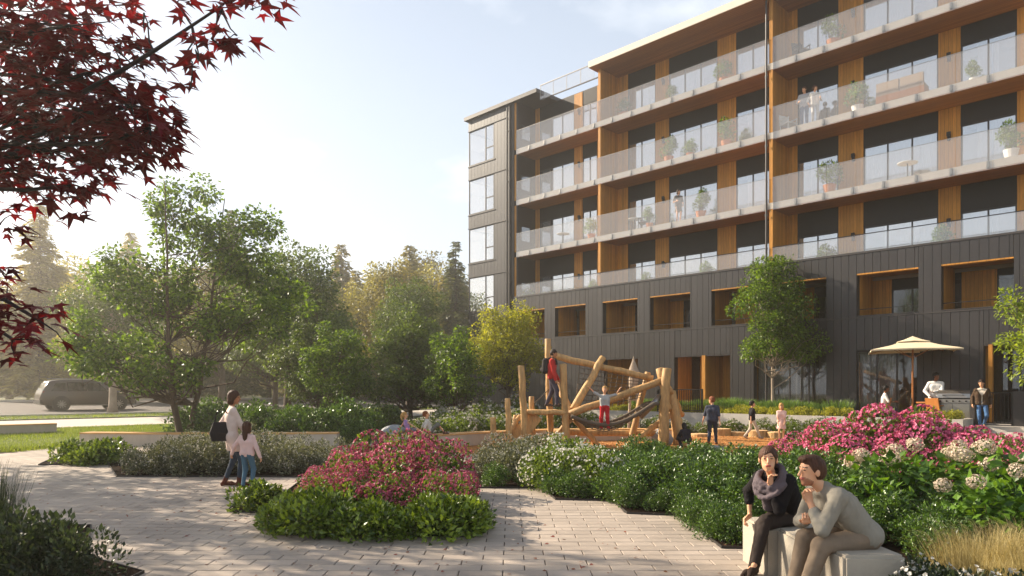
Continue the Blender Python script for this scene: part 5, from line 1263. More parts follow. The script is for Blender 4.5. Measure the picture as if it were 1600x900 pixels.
for a in ((1301, 3, 'leafy potted tree on the top balcony right of the downpipe', 1.25), (1131, 3, 'potted plant on the top balcony left of the downpipe', 1.1), (975, 3, 'bushy potted plant on the top balcony beside the cedar fin', 1.0), (1050, 3, 'low potted plant at mid length of the top balcony', .8),
          (1520, 3, 'potted plant on the top balcony near the right picture edge', 1.0), (1340, 2, 'tall potted plant on the fifth floor balcony right of the standing couple', 1.2, 'whitepot'), (1045, 2, 'potted plant at mid length of the fifth floor balcony', 1.2), (1135, 2, 'potted plant near the downpipe on the fifth floor balcony', 1.25), (1078, 2, 'wide low potted plant on the fifth floor balcony', .9),
          (1296, 1, 'bushy potted tree on the fourth floor balcony right of the downpipe', 1.35), (1095, 1, 'bushy potted plant beside the woman on the fourth floor balcony', 1.25), (1580, 1, 'tall potted tree in a white pot on the fourth floor balcony', 1.25, 'whitepot'), (1015, 1, 'potted plant on the fourth floor balcony between cedar panels', 1.0), (924, 1, 'potted plant beside the left cedar fin on the fourth floor', 1.1),
          (1292, 0, 'bushy potted shrub on the third floor terrace right of the downpipe', 1.2), (1470, 0, 'wide potted shrub on the third floor terrace by a wall light', 1.2), (1102, 0, 'potted shrub on the third floor terrace left of the downpipe', 1.1), (1012, 0, 'potted shrub on the third floor terrace at mid length', 1.0), (925, 0, 'potted shrub on the third floor terrace left of the cedar fin', 1.0), (825, 0, 'dark potted shrub at the left end of the third floor terrace', 1.1), (1522, 2, 'small plant on a white stool on the fifth floor balcony', .8, 'whitepot')):
    pot_plant(a[0], a[1], a[2], sc=a[3], pot=a[4] if len(a) > 4 else 'terracotta', h=1.1)
def sofa(s_, d_, z, label):
    t = thing('balcony_sofa', label, 'sofa', W(s_, d_, z), R(-45)); m_ = M['sofa']
    MB().bx(-.85, .85, -.38, .38, .12, .38).build('base', M['pole_wood'], t); 
    for k in range(2): MB().bx(-.84 + k * .85, -.01 + k * .85 - .005, -.38, .3, .382, .52).build('cushion', m_, t); b = MB(); b.box((-.425 + k * .85, -.33, .68), (.8, .14, .4)); b.build('back_cushion', m_, t)
    for q in ((-.8, -.33), (.8, -.33), (-.8, .33), (.8, .33)): boxo('leg', t, (q[0] - .03, q[0] + .03), (q[1] - .03, q[1] + .03), (0, .119), M['dmetal'])
M['sofa'] = pmat('taupe_fabric', '9c8a78', rough=.9, var=.08)
sofa(sp(1410, .7), .7, LEV[2], 'low taupe sofa on the fifth floor balcony with its back to the glass')
def cafe_table(s_, d_, z, label):
    t = thing('cafe_table', label, 'table', W(s_, d_, z), R(-45)); MB().lathe([(.35, .70), (.36, .71), (.36, .73), (.35, .735)], 20).build('tabletop', M['whitepot'], t); MB().cyl((0, 0, .02), (0, 0, .70), .025, n=8).build('column', M['dmetal'], t); MB().lathe([(.22, 0), (.22, .015), (.03, .03)], 16).build('base', M['dmetal'], t)
cafe_table(sp(992, .8), .8, LEV[1], 'small round table on the fourth floor balcony left of the woman'); cafe_table(sp(1418, .8), .8, LEV[1], 'small round table on the fourth floor balcony at right'); cafe_table(sp(880, .8), .8, LEV[1], 'small round table on the far left fourth floor balcony')
chair('metal chair on the top balcony beside the downpipe', sp(1252, .8), .8, R(60), 'dmetal', LEV[3], 'balcony_chair'); chair('metal chair on the fourth floor balcony beside the small round table', sp(1006, .8), .8, R(-70), 'dmetal', LEV[1], 'balcony_chair'); chair('pale chair on the fifth floor balcony left of the standing couple', sp(1232, .8), .8, R(70), 'whitepot', LEV[2], 'balcony_chair'); chair('white chair on the third floor terrace beside the bushy shrub', sp(1262, .9), .9, R(70), 'whitepot', LEV[0], 'balcony_chair')

# ---- the passing car (at rest)
M['carpaint'] = pmat('bronze_grey_car_paint', '4f463f', rough=.28, var=.03, metal=.55, spec=.6); M['tyre'] = pmat('tyre_rubber', '1b1a19', rough=.8); M['rim'] = pmat('alloy_rim', 'a9a5a0', rough=.3, metal=.9); M['carglass'] = pmat('dark_car_glass', '15171a', rough=.06, var=.02, spec=.8); M['redlamp'] = pmat('red_lamp', '8a1512', rough=.2); M['headlamp'] = pmat('clear_lamp', 'd8d8d8', rough=.15)
cx, cy = (135 - PX0) / F_PX * 42.5, 42.5
car = thing('estate_car', 'bronze grey estate car on the road beyond the lawn', 'car', (cx, cy, ter(cx, cy) + .0), R(45))
stx = [-2.48, -2.42, -2.30, -2.05, -1.5, -.6, .3, .75, 1.3, 1.55, 2.1, 2.4, 2.52]; top_ = [.92, 1.12, 1.36, 1.72, 1.80, 1.83, 1.80, 1.62, 1.22, 1.13, 1.06, .95, .74]; hw = [.84, .90, .93, .95, .96, .96, .96, .96, .95, .94, .90, .84, .74]
belt = [.90, 1.02, 1.05, 1.07, 1.07, 1.06, 1.05, 1.05, 1.06, 1.05, 1.0, .9, .72]; low = [.42, .36, .33, .30, .30, .30, .30, .30, .30, .30, .30, .34, .42]
V = []; nS = len(stx); ring_n = 12
for i in range(nS):
    w_, t_, b_, l_ = hw[i], top_[i], belt[i], low[i]; k_ = max(0, t_ - b_); rw_ = w_ - min(.26, k_ * .36)
    half = [(0, l_), (w_ * .86, l_), (w_ * .98, l_ + .18), (w_, (l_ + b_) / 2 + .1), (w_ * .975, b_), (rw_, max(b_, t_ - .05)), (rw_ * .8, t_)]
    pts_ = half + [(-y_, z_) for y_, z_ in half[:0:-1]]
    V += [(stx[i], y_, z_) for y_, z_ in pts_]
m_ = len(pts_); Fs = [(i * m_ + j, (i + 1) * m_ + j, (i + 1) * m_ + (j + 1) % m_, i * m_ + (j + 1) % m_) for i in range(nS - 1) for j in range(m_)] + [tuple(range(m_)), tuple((nS - 1) * m_ + j for j in range(m_ - 1, -1, -1))]
MB().add(V, Fs).build('body', M['carpaint'], car, smooth=True)
def side_y(x_, z_, sgn):
    w_ = np.interp(x_, stx, hw); b_ = np.interp(x_, stx, belt); t_ = np.interp(x_, stx, top_); k_ = t_ - b_; rw_ = w_ - min(.26, k_ * .36); f = (z_ - b_) / max(.05, t_ - .05 - b_); return sgn * ((w_ * .975) * (1 - f) + rw_ * f + .006)
for sgn in (-1, 1):
    for P_ in ([(-2.0, 1.14), (-1.25, 1.14), (-1.25, 1.62), (-1.75, 1.60)], [(-1.17, 1.14), (-.2, 1.14), (-.2, 1.65), (-1.17, 1.64)], [(-.12, 1.14), (.95, 1.14), (.5, 1.62), (-.12, 1.65)]):
        V = [(x_, side_y(x_, z_, sgn), z_) for x_, z_ in P_]; V2 = [(a_, b_ - sgn * .03, c_) for a_, b_, c_ in V]
        MB().add(V + V2, [(0, 1, 2, 3), (7, 6, 5, 4)] + [(k, (k + 1) % 4, 4 + (k + 1) % 4, 4 + k) for k in range(4)]).build('side_window', M['carglass'], car)
    for x_ in (-1.5, 1.52):
        y_ = sgn * .94
        wh = MB().tube([(x_, y_ - sgn * .24, .37), (x_, y_ - sgn * .22, .37), (x_, y_ - sgn * .02, .37), (x_, y_ + sgn * .01, .37)], [.34, .37, .37, .33], 26).build('wheel', M['tyre'], car)
        rm = MB().tube([(x_, y_ + sgn * .005, .37), (x_, y_ + sgn * .018, .37)], [.25, .25], 24)
        for k in range(10): a_ = k * math.pi / 5; rm.box((x_ + math.cos(a_) * .13, y_ + sgn * .025, .37 + math.sin(a_) * .13), (.22, .02, .035), Matrix.Rotation(-a_, 3, 'Y'))
        rm.build('rim', M['rim'], wh)
        MB().tube([(x_, sgn * .80, .40), (x_, sgn * .968, .40)], [.46, .46], 26).build('wheel_arch', M['dmetal'], car)
    MB().bx(-1.9, .4, sgn * .62 - .02, sgn * .62 + .02, 1.84, 1.88).build('roof_rail', M['metal'], car)
    MB().box((-2.33, sgn * .80, 1.02), (.16, .16, .2)).build('tail_light', M['redlamp'], car); MB().box((2.36, sgn * .68, .84), (.2, .24, .12)).build('headlight', M['headlamp'], car)
    for x_ in (-.35, .75): MB().box((x_ - .1, sgn * .972, 1.0), (.2, .03, .03)).build('door_handle', M['carpaint'], car)
    MB().bx(-1.05, 1.1, sgn * .90 - .04, sgn * .90 + .04, .27, .33).build('side_sill', M['metal'], car); MB().box((.95, sgn * 1.03, 1.16), (.12, .16, .12)).build('wing_mirror', M['carpaint'], car)
V = [(-2.405, -.66, 1.18), (-2.405, .66, 1.18), (-2.16, .56, 1.62), (-2.16, -.56, 1.62)]; MB().add(V + [(a_ + .05, b_, c_) for a_, b_, c_ in V], [(0, 3, 2, 1), (4, 5, 6, 7)] + [(k, (k + 1) % 4, 4 + (k + 1) % 4, 4 + k) for k in range(4)]).build('rear_window', M['carglass'], car)
V = [(1.30, -.72, 1.27), (1.30, .72, 1.27), (.72, .60, 1.67), (.72, -.60, 1.67)]; MB().add(V + [(a_ - .05, b_, c_ - .02) for a_, b_, c_ in V], [(0, 1, 2, 3), (7, 6, 5, 4)] + [(k, (k + 1) % 4, 4 + (k + 1) % 4, 4 + k) for k in range(4)]).build('windscreen', M['carglass'], car)
MB().bx(-2.54, -2.36, -.86, .86, .42, .62).build('rear_bumper', M['dmetal'], car); MB().bx(2.40, 2.56, -.72, .72, .36, .58).build('front_bumper', M['dmetal'], car)
# ================================================================== people: each body is one surface grown from a smooth distance field
class Field:
    def __init__(s, lo, hi, h):
        s.h = h; s.o = np.array(lo, float) - 3 * h; s.n = np.ceil((np.array(hi, float) - s.o) / h).astype(int) + 4; s.F = np.full(s.n, 1.0, dtype=np.float32)
    def sub(s, lo, hi):
        a = np.clip(np.floor((np.array(lo) - s.o) / s.h).astype(int), 0, s.n - 1); b = np.clip(np.ceil((np.array(hi) - s.o) / s.h).astype(int) + 1, 1, s.n)
        sl = tuple(slice(i, j) for i, j in zip(a, b)); ax = [(np.arange(i, j) * s.h + s.o[k]).astype(np.float32) for k, (i, j) in enumerate(zip(a, b))]
        return sl, ax[0][:, None, None], ax[1][None, :, None], ax[2][None, None, :]
    def put(s, sl, d, k):
        f = s.F[sl]
        if k > 0:
            hh = np.clip(.5 + .5 * (f - d) / k, 0, 1); s.F[sl] = f * (1 - hh) + d * hh - k * hh * (1 - hh)
        else: s.F[sl] = np.minimum(f, d)
    def cap(s, a, b, ra, rb, k=.02, flat=None):
        a, b = np.array(a, float), np.array(b, float); m = max(ra, rb) + k + 3 * s.h
        sl, x, y, z = s.sub(np.minimum(a, b) - m, np.maximum(a, b) + m); d = b - a; L2 = max(1e-8, d.dot(d))
        t = np.clip(((x - a[0]) * d[0] + (y - a[1]) * d[1] + (z - a[2]) * d[2]) / L2, 0, 1)
        q = np.sqrt((x - a[0] - t * d[0]) ** 2 + (y - a[1] - t * d[1]) ** 2 + (z - a[2] - t * d[2]) ** 2) - (ra + (rb - ra) * t); s.put(sl, q, k)
    def ell(s, c, r, Rm, k=.01, sub=False):
        c = np.array(c, float); m = max(r) + k + 3 * s.h; sl, x, y, z = s.sub(c - m, c + m); x, y, z = x - c[0], y - c[1], z - c[2]
        u = (x * Rm[0][0] + y * Rm[0][1] + z * Rm[0][2]) / r[0]; v = (x * Rm[1][0] + y * Rm[1][1] + z * Rm[1][2]) / r[1]; w_ = (x * Rm[2][0] + y * Rm[2][1] + z * Rm[2][2]) / r[2]
        q0 = np.sqrt(u * u + v * v + w_ * w_); q1 = np.sqrt((u / r[0]) ** 2 + (v / r[1]) ** 2 + (w_ / r[2]) ** 2) + 1e-6; q = q0 * (q0 - 1) / q1
        if sub:
            f = s.F[sl]; hh = np.clip(.5 - .5 * (f + q) / max(k, 1e-5), 0, 1); s.F[sl] = f * (1 - hh) + (-q) * hh + k * hh * (1 - hh)
        else: s.put(sl, q, k)
    def cut(s, p, n):
        """remove everything on the side n points to"""
        x, y, z = [(np.arange(s.n[k]) * s.h + s.o[k]).astype(np.float32) for k in range(3)]
        s.F = np.maximum(s.F, (x[:, None, None] - p[0]) * n[0] + (y[None, :, None] - p[1]) * n[1] + (z[None, None, :] - p[2]) * n[2])
    def carve(s, fn):
        x, y, z = [(np.arange(s.n[k]) * s.h + s.o[k]).astype(np.float32) for k in range(3)]
        s.F = np.maximum(s.F, fn(x[:, None, None], y[None, :, None], z[None, None, :]))
    def crease(s, amp=.004, seed=0):
        rg = np.random.default_rng(seed); x, y, z = [(np.arange(s.n[k]) * s.h + s.o[k]).astype(np.float32) for k in range(3)]
        x, y, z = x[:, None, None], y[None, :, None], z[None, None, :]; acc = np.zeros(s.n, dtype=np.float32)
        for q in range(5):
            a, b, c = rg.normal(size=3) * 30; w_ = rg.uniform(1.0, 2.2); ph = rg.uniform(0, 6.28)
            acc += np.abs(np.sin(a * x + b * y + (c + 12) * z * .8 + ph + w_ * np.sin(9 * x + 7 * z + ph) + w_ * np.sin(8 * y - 6 * z))) 
        s.F = s.F - (acc - 2.7) * np.float32(amp * .42); return s
    def mesh(s, name, mats, paint=None):
        F = s.F; I = F < 0; n = F.shape
        cnt = np.zeros([k - 1 for k in n], dtype=np.int8); cs = [(i, j, k) for i in (0, 1) for j in (0, 1) for k in (0, 1)]
        S8 = lambda A, c: A[c[0]:n[0] - 1 + c[0], c[1]:n[1] - 1 + c[1], c[2]:n[2] - 1 + c[2]]
        for c in cs: cnt += S8(I, c)
        act = np.argwhere((cnt > 0) & (cnt < 8)); idx = np.full(cnt.shape, -1, dtype=np.int32); idx[tuple(act.T)] = np.arange(len(act))
        if not len(act): return None
        vals = np.stack([F[act[:, 0] + c[0], act[:, 1] + c[1], act[:, 2] + c[2]] for c in cs], 1); acc = np.zeros((len(act), 3)); cn_ = np.zeros(len(act))
        for a in range(8):
            for b in range(a + 1, 8):
                ca, cb = np.array(cs[a]), np.array(cs[b])
                if abs(ca - cb).sum() != 1: continue
                va, vb = vals[:, a], vals[:, b]; m = (va < 0) != (vb < 0); t = np.where(m, va / np.where(m, va - vb, 1), 0)
                acc += np.where(m[:, None], ca + t[:, None] * (cb - ca), 0); cn_ += m
        V = (act + acc / cn_[:, None]) * s.h + s.o; Q = []
        for ax in range(3):
            sl0 = [slice(None)] * 3; sl1 = [slice(None)] * 3; sl0[ax] = slice(0, -1); sl1[ax] = slice(1, None)
            e0, e1 = I[tuple(sl0)], I[tuple(sl1)]; E = np.argwhere(e0 != e1); o1, o2 = (ax + 1) % 3, (ax + 2) % 3
            E = E[(E[:, o1] > 0) & (E[:, o2] > 0) & (E[:, o1] < n[o1] - 1) & (E[:, o2] < n[o2] - 1)]
            def g(a, b): q = E.copy(); q[:, o1] -= a; q[:, o2] -= b; return idx[tuple(q.T)]
            q = np.stack([g(1, 1), g(0, 1), g(0, 0), g(1, 0)], 1); ins = e0[tuple(E.T)]; q[~ins] = q[~ins][:, ::-1]; Q.append(q)
        Q = np.concatenate(Q); Q = Q[(Q >= 0).all(1)]; fm = None
        if paint is not None: fm = paint(V[Q].mean(1))
        return mesh_np(name, V, Q, None, True, fm, mats)

def ik(a, t, l1, l2, pole):
    a, t, pole = (np.array(v, float) for v in (a, t, pole)); d = t - a; L__ = np.linalg.norm(d); L2 = min(L__, (l1 + l2) * .999); d /= L__
    c = (l1 * l1 + L2 * L2 - l2 * l2) / (2 * l1 * L2); c = max(-1, min(1, c)); p = pole - d * pole.dot(d); p /= np.linalg.norm(p) + 1e-9
    m = a + d * (l1 * c) + p * (l1 * math.sqrt(1 - c * c)); return m, a + d * L2
def rotm(yaw, pitch, roll=0): return np.array(Matrix.Rotation(yaw, 3, 'Z') @ Matrix.Rotation(pitch, 3, 'X') @ Matrix.Rotation(roll, 3, 'Y'))

SKIN = {k: pmat('skin_' + k, c, rough=.5, var=.05, spec=.3) for k, c in (('fair', 'd9a37f'), ('tan', 'b87f5a'), ('brown', '7a4a30'))}
M['stubble'] = pmat('stubble', '9d6c52', rough=.7, var=.2, scale=60); M['lip'] = pmat('lips', 'a8574c', rough=.5); M['eye'] = pmat('dark_eye', '3a2a22', rough=.3)
for m_ in SKIN.values():
    p_ = m_.node_tree.nodes['Principled BSDF']; p_.inputs['Subsurface Weight'].default_value = .10; p_.inputs['Subsurface Radius'].default_value = (.012, .005, .003)
CL = {}
def cloth(hexc, var=.08):
    if hexc not in CL: CL[hexc] = pmat('cloth_' + hexc, hexc, rough=.85, var=var, scale=9, bump=.25, bscale=14, spec=.15)
    return CL[hexc]
HAIRM = {k: pmat('hair_' + k, c, rough=.6, var=.4, scale=40, stretch=(1, 1, .15), bump=.7, bscale=70, spec=.25) for k, c in (('dark', '2a1c16'), ('brown', '4b2f20'), ('red', '7d4322'), ('blond', 'b58a4e'), ('black', '161212'))}

def person(label, loc, facing, H=1.7, lean=0.0, side=0.0, pelvis=None, feet=None, hands=None, epole=None, kpole=None, head=(0, 0), skin='fair', hair=('short', 'brown'),
           top=('888888', 1.0, -.06), bottom=('334455', 1.0), shoes='3a2f2a', skirt=None, vox=.016, sw=.108, child=False, handdir=None, curl=.5, twist=0.0, scarf=None, foot_dir=None, group=None, fat=1.0, jacket=None, headoff=(0, 0, 0), hscale=1.0, boots=False, beard=False):
    """local frame: +y is forward, +x the right hand side; feet and hands are (left, right) wrist and ankle targets"""
    fem = any(w_ in label for w_ in ('woman', 'girl')); fat = fat * (.86 if fem else .90 if child else 1.0); sw = .092 if (fem or child) else .104
    hh = (.165 if child else .138) * H * hscale; hs = hh / .235                        # head height and scale
    thigh = shin = .245 * H; pz = .525 * H
    pv = np.array(pelvis if pelvis is not None else (0, 0, pz)); feet = feet or ((-.055 * H, 0, .045 * H), (.055 * H, 0, .045 * H))
    Rs = rotm(twist, -lean, side); up = Rs @ np.array([0, 0, 1.0]); rt = Rs @ np.array([1.0, 0, 0]); fw = Rs @ np.array([0, 1.0, 0])
    tl = (.285 if not child else .27) * H; ch = pv + up * tl * .6; nb = pv + up * tl * 1.03; shs = [ch + up * tl * .31 + rt * sw * H * s_ for s_ in (-1, 1)]
    hips = [pv + np.array([math.cos(twist * .5), math.sin(twist * .5), 0]) * .052 * H * s_ + np.array([0, 0, -.01 * H]) for s_ in (-1, 1)]
    Rh = rotm(head[0], head[1]); hc = nb + up * (.045 * H) + Rh @ np.array([0, .02 * hs, hh * .46]) + np.array(headoff); hup = Rh @ np.array([0, 0, 1.0]); hx_, hf = Rh @ np.array([1.0, 0, 0]), Rh @ np.array([0, 1.0, 0])
    kn, an, el, wr = [], [], [], []
    for i, s_ in enumerate((-1, 1)):
        kp = (kpole[i] if kpole else (0.05 * s_, 1, .1)); k, a = ik(hips[i], feet[i], thigh, shin, kp); kn.append(k); an.append(a)
        ht = (hc - hup * hh * .60 + hf * hh * .16 - hup * .085 * H / 1.7 + hx_ * .02 * s_) if (hands and isinstance(hands[i], str)) else hands[i] if hands else shs[i] + np.array([.05 * H * s_, .03 * H, -.31 * H]); ep = (epole[i] if epole else (s_ * .4, -1, 0)); e_, w_ = ik(shs[i], ht, .172 * H, .15 * H, ep); el.append(e_); wr.append(w_)
    allp = np.array([pv, nb, hc + hup * hh * .75, hc - hf * hh, hc + hf * hh] + kn + an + el + wr + shs + [a + np.array([0, 0, -.05 * H]) for a in an]); lo, hi = allp.min(0) - .13 * H, allp.max(0) + .13 * H
    c = H / 1.72 * fat; rl = lambda v: v * c
    fd = [np.array(foot_dir[i] if foot_dir else (0.12 * s_, 1, -.02), float) for i, s_ in enumerate((-1, 1))]; fd = [f / np.linalg.norm(f) for f in fd]
    def torso(F, g, k=.03):
        F.cap(pv - rt * .055 * H, pv + rt * .055 * H, rl(.098) + g, rl(.098) + g, k); F.cap(pv + up * .02 * H - rt * .045 * H, ch - rt * .055 * H, rl(.088) + g, rl(.10) + g, k); F.cap(pv + up * .02 * H + rt * .045 * H, ch + rt * .055 * H, rl(.088) + g, rl(.10) + g, k)
        F.cap(ch + up * tl * .1 - rt * .05 * H, ch + up * tl * .1 + rt * .05 * H, rl(.10) + g, rl(.10) + g, k); F.cap(shs[0] - up * .006 * H, shs[1] - up * .006 * H, rl(.050) + g, rl(.050) + g, k); F.cap(shs[0] + (nb - shs[0]) * .2, nb - up * .008 * H, rl(.042) + g, rl(.046) + g, k); F.cap(shs[1] + (nb - shs[1]) * .2, nb - up * .008 * H, rl(.042) + g, rl(.046) + g, k)
    def arms(F, g, frac, k=.02):
        for i in range(2):
            u = min(1, frac * 2); F.cap(shs[i], shs[i] + (el[i] - shs[i]) * u, rl(.053) + g, rl(.053 + (.040 - .053) * u) + g, k)
            if frac > .5: v = min(1, frac * 2 - 1); F.cap(el[i], el[i] + (wr[i] - el[i]) * v, rl(.041) + g, rl(.041 + (.028 - .041) * v) + g, k * .8)
    def legs(F, g, frac, k=.03):
        for i in range(2):
            u = min(1, frac * 2); F.cap(hips[i], hips[i] + (kn[i] - hips[i]) * u, rl(.084) + g, rl(.084 + (.056 - .084) * u) + g, k)
            if frac > .5: v = min(1, frac * 2 - 1); F.cap(kn[i], kn[i] + (an[i] - kn[i]) * v, rl(.056) + g, rl(.056 + (.040 - .056) * v) + g, k)
    # ---- body
    F = Field(lo, hi, vox); torso(F, -.006); arms(F, -.004, 1); legs(F, -.006, 1)
    for i in range(2): F.cap(an[i], an[i] + fd[i] * .09 * H + np.array([0, 0, -.022 * H]), rl(.034), rl(.026), .02)
    F.cap(nb - up * .02, hc - hup * hh * .28 - hf * .02 * hs, rl(.050), rl(.048), .02)
    RT = [hx_, hf, hup]; E = lambda p, r, k=.012 * hs, sub=False: F.ell(hc + Rh @ (np.array(p) * hs), np.array(r) * hs, RT, k * 1.0, sub)
    E((0, -.012, .025), (.076, .096, .092)); E((0, .022, -.052), (.056, .066, .062), .02); E((0, .058, -.092), (.026, .026, .022), .012)
    if vox < .013:
        E((-.031, .088, .017), (.018, .012, .010), .006, True); E((.031, .088, .017), (.018, .012, .010), .006, True)
        for s_ in (-1, 1): E((.031 * s_, .0705, .016), (.0125, .010, .0105), .002); E((.030 * s_, .0755, .037), (.022, .006, .006), .008)
        E((0, .086, -.050), (.026, .012, .011), .005)
    F.cap(hc + Rh @ (np.array([0, .086, .018]) * hs), hc + Rh @ (np.array([0, .106, -.022]) * hs), .008 * hs, .0135 * hs, .008)
    for s_ in (-1, 1): E((.077 * s_, -.008, -.005), (.012, .022, .033), .006)
    # hands: palm, four fingers, thumb
    for i, s_ in enumerate((-1, 1)):
        fa = (wr[i] - el[i]); fa /= np.linalg.norm(fa); hd = (hup + hf * .12) if hands and isinstance(hands[i], str) else np.array(handdir[i], float) if handdir and handdir[i] is not None else fa; hd /= np.linalg.norm(hd)
        pn = np.cross(hd, np.array([0, 1.0, 0]) if abs(hd[1]) < .8 else np.array([0, 0, -1.0])); pn /= np.linalg.norm(pn); pn = -pn * s_ if abs(hd[1]) < .8 else pn; sd = np.cross(hd, pn); q = H / 1.72
        if sd[1] < 0 and abs(hd[1]) < .8: sd = -sd
        p0 = wr[i]; k0 = p0 + hd * .075 * q
        for o_ in (-.022, 0, .022): F.cap(p0 + sd * o_ * .6 * q, k0 + sd * o_ * q, .019 * q, .015 * q, .012)
        for j, (o_, ln) in enumerate(((-.030, .062), (-.010, .078), (.010, .084), (.030, .074))):
            a0 = k0 + sd * o_ * q; cv = curl; d1 = hd * math.cos(cv) + pn * math.sin(cv); d2 = hd * math.cos(cv * 2.2) + pn * math.sin(cv * 2.2); a1 = a0 + d1 * ln * .5 * q; a2 = a1 + d2 * ln * .5 * q; fr = max(.0085 * q, vox * .62)
            F.cap(a0, a1, fr * 1.08, fr, .004); F.cap(a1, a2, fr, fr * .85, .003)
        th = p0 + hd * .022 * q + sd * .028 * q; F.cap(p0 + hd * .01 * q, th + sd * .012 * q, .014 * q, .012 * q, .008); F.cap(th + sd * .012 * q, th + sd * .024 * q + hd * .05 * q + pn * .012 * q, max(.0115 * q, vox * .62), max(.009 * q, vox * .6), .004)
    def paint(C_):
        L__ = (C_ - hc) @ Rh / hs; m = np.zeros(len(C_), dtype=int)
        lipm = (abs(L__[:, 0]) < .026) & (abs(L__[:, 2] + .050) < .009) & (L__[:, 1] > .075); m[lipm] = 1
        for s_ in (-1, 1):
            e_ = ((L__[:, 0] - .031 * s_) / .0115) ** 2 + ((L__[:, 2] - .017) / .0055) ** 2 < 1; b_ = ((L__[:, 0] - .031 * s_) / .020) ** 2 + ((L__[:, 2] - .040) / .0036) ** 2 < 1; m[(e_ | b_) & (L__[:, 1] > .06)] = 2
        if beard: m[(m == 0) & (L__[:, 2] < -.040 - .55 * np.maximum(0, .078 - L__[:, 1])) & (L__[:, 2] > -.125) & (L__[:, 1] > .012) & (abs(L__[:, 0]) < .075)] = 3
        return m
    body = link('person', F.mesh('person', [SKIN[skin], M['lip'], M['eye'], M['stubble']], paint), None, loc, facing); tag(body, label, 'person', group)
    # ---- clothes
    if top:
        G_ = Field(lo, hi, vox); g0 = top[3] if len(top) > 3 else .012; torso(G_, g0); 
        hem = pv + up * top[2] * H
        if top[2] < -.07:                      # long top or coat: flare over the thighs
            for i in range(2): G_.cap(hips[i], hips[i] + (kn[i] - hips[i]) * min(1, -top[2] * 3.2), rl(.095) + g0, rl(.085) + g0, .05)
            if abs(lean) < .3: G_.cut(hem, (0, 0, -1))
        else: G_.cut(hem, -up)
        G_.cut(nb + up * .012 * H + fw * .01, up * .9 + fw * .43)
        if top[1] > 0: arms(G_, g0 - .002, top[1])
        link(top[4] if len(top) > 4 else 'shirt', G_.crease(.0065 * H / 1.7, 3).mesh('shirt', [cloth(top[0])]), body)
    if jacket:
        G_ = Field(lo, hi, vox); torso(G_, .026); G_.cut(pv + up * jacket[1] * H, -up); G_.cut(nb + up * .01 * H, up); arms(G_, .022, .96)
        px_, pf_ = rt, fw; G_.carve(lambda x, y, z: np.minimum(.035 + .16 * (((x - ch[0]) * up[0] + (y - ch[1]) * up[1] + (z - ch[2]) * up[2]) / (tl * .6)).clip(-.1, 1) - abs((x - ch[0]) * px_[0] + (y - ch[1]) * px_[1] + (z - ch[2]) * px_[2]), (x - ch[0]) * pf_[0] + (y - ch[1]) * pf_[1] + (z - ch[2]) * pf_[2] - .02))
        link('jacket', G_.crease(.006, 5).mesh('jacket', [cloth(jacket[0])]), body)
    if bottom:
        G_ = Field(lo, hi, vox); g1 = bottom[2] if len(bottom) > 2 else .008; G_.cap(pv - rt * .05 * H, pv + rt * .05 * H, rl(.098) + g1, rl(.098) + g1, .03); G_.cap(pv + up * .02 * H - rt * .045 * H, pv + up * .1 * H - rt * .045 * H, rl(.088) + g1, rl(.09) + g1, .03); G_.cap(pv + up * .02 * H + rt * .045 * H, pv + up * .1 * H + rt * .045 * H, rl(.088) + g1, rl(.09) + g1, .03)
        G_.cut(pv + up * .05 * H, up); legs(G_, g1, bottom[1]); link('trousers', G_.crease(.005 * H / 1.7, 7).mesh('trousers', [cloth(bottom[0])]), body)
    if skirt:
        G_ = Field(lo, hi, vox); n_ = 8
        for q in range(n_ + 1): t = q / n_; r_ = rl(.10 + .09 * t) + .01; p = pv + up * (.06 - t * skirt[1]) * H; G_.ell(p, (r_ * 1.15, r_ * .95, .05), [rt, fw, up], .04)
        G_.cut(pv + up * (.06 - skirt[1]) * H, -up); link('skirt', G_.crease(.006, 12).mesh('skirt', [cloth(skirt[0])]), body)
    if shoes:
        for i in range(2):
            G_ = Field(an[i] - .2 * H, an[i] + .2 * H, max(.008, vox * .8)); sole = an[i] + np.array([0, 0, -.042 * H]) if abs(fd[i][2]) < .3 else None
            heel = an[i] - fd[i] * .022 * H + np.array([0, 0, -.022 * H]); toe = an[i] + fd[i] * .10 * H + np.array([0, 0, -.027 * H]); ball = an[i] + fd[i] * .065 * H + np.array([0, 0, -.02 * H])
            G_.cap(heel, ball, rl(.040), rl(.042), .02); G_.cap(ball, toe, rl(.042), rl(.030), .02); G_.cap(an[i], an[i] + (kn[i] - an[i]) * (.22 if boots else .06), rl(.048), rl(.050), .02)
            dn = np.cross(np.cross(fd[i], np.array([0, 0, 1.0])), fd[i]); dn /= np.linalg.norm(dn); dn = dn if dn[2] < 0 else -dn
            G_.cut(an[i] + dn * .043 * H, dn)
            if boots: G_.cap(heel - fd[i] * .004, heel - fd[i] * .004 + dn * .026 * H, rl(.024), rl(.020), .006)
            link('boot' if boots else 'shoe', G_.mesh('shoe', [cloth(shoes)]), body)
    if scarf:
        G_ = Field(nb - .25 * H, nb + .2 * H, max(.007, vox)); n_ = 22
        for w_ in range(3):
            P_ = [nb + (rt * math.cos(a) * (.072 + .012 * w_) + fw * (math.sin(a) * (.075 + .012 * w_) + .012 + .012 * w_)) * H * .95 + up * (.012 - .022 * w_ + .012 * math.sin(2 * a + w_) - .02 * max(0, math.sin(a))) * H for a in np.linspace(0, 6.283, n_)]
            for q in range(n_ - 1): G_.cap(P_[q], P_[q + 1], .023, .023, .010)
        for q in range(2): G_.cap(nb + fw * .085 * H + rt * (.02 - .05 * q) * H - up * .02 * H, nb + fw * (.10) * H + rt * (.03 - .07 * q) * H - up * .16 * H, .035, .045, .01)
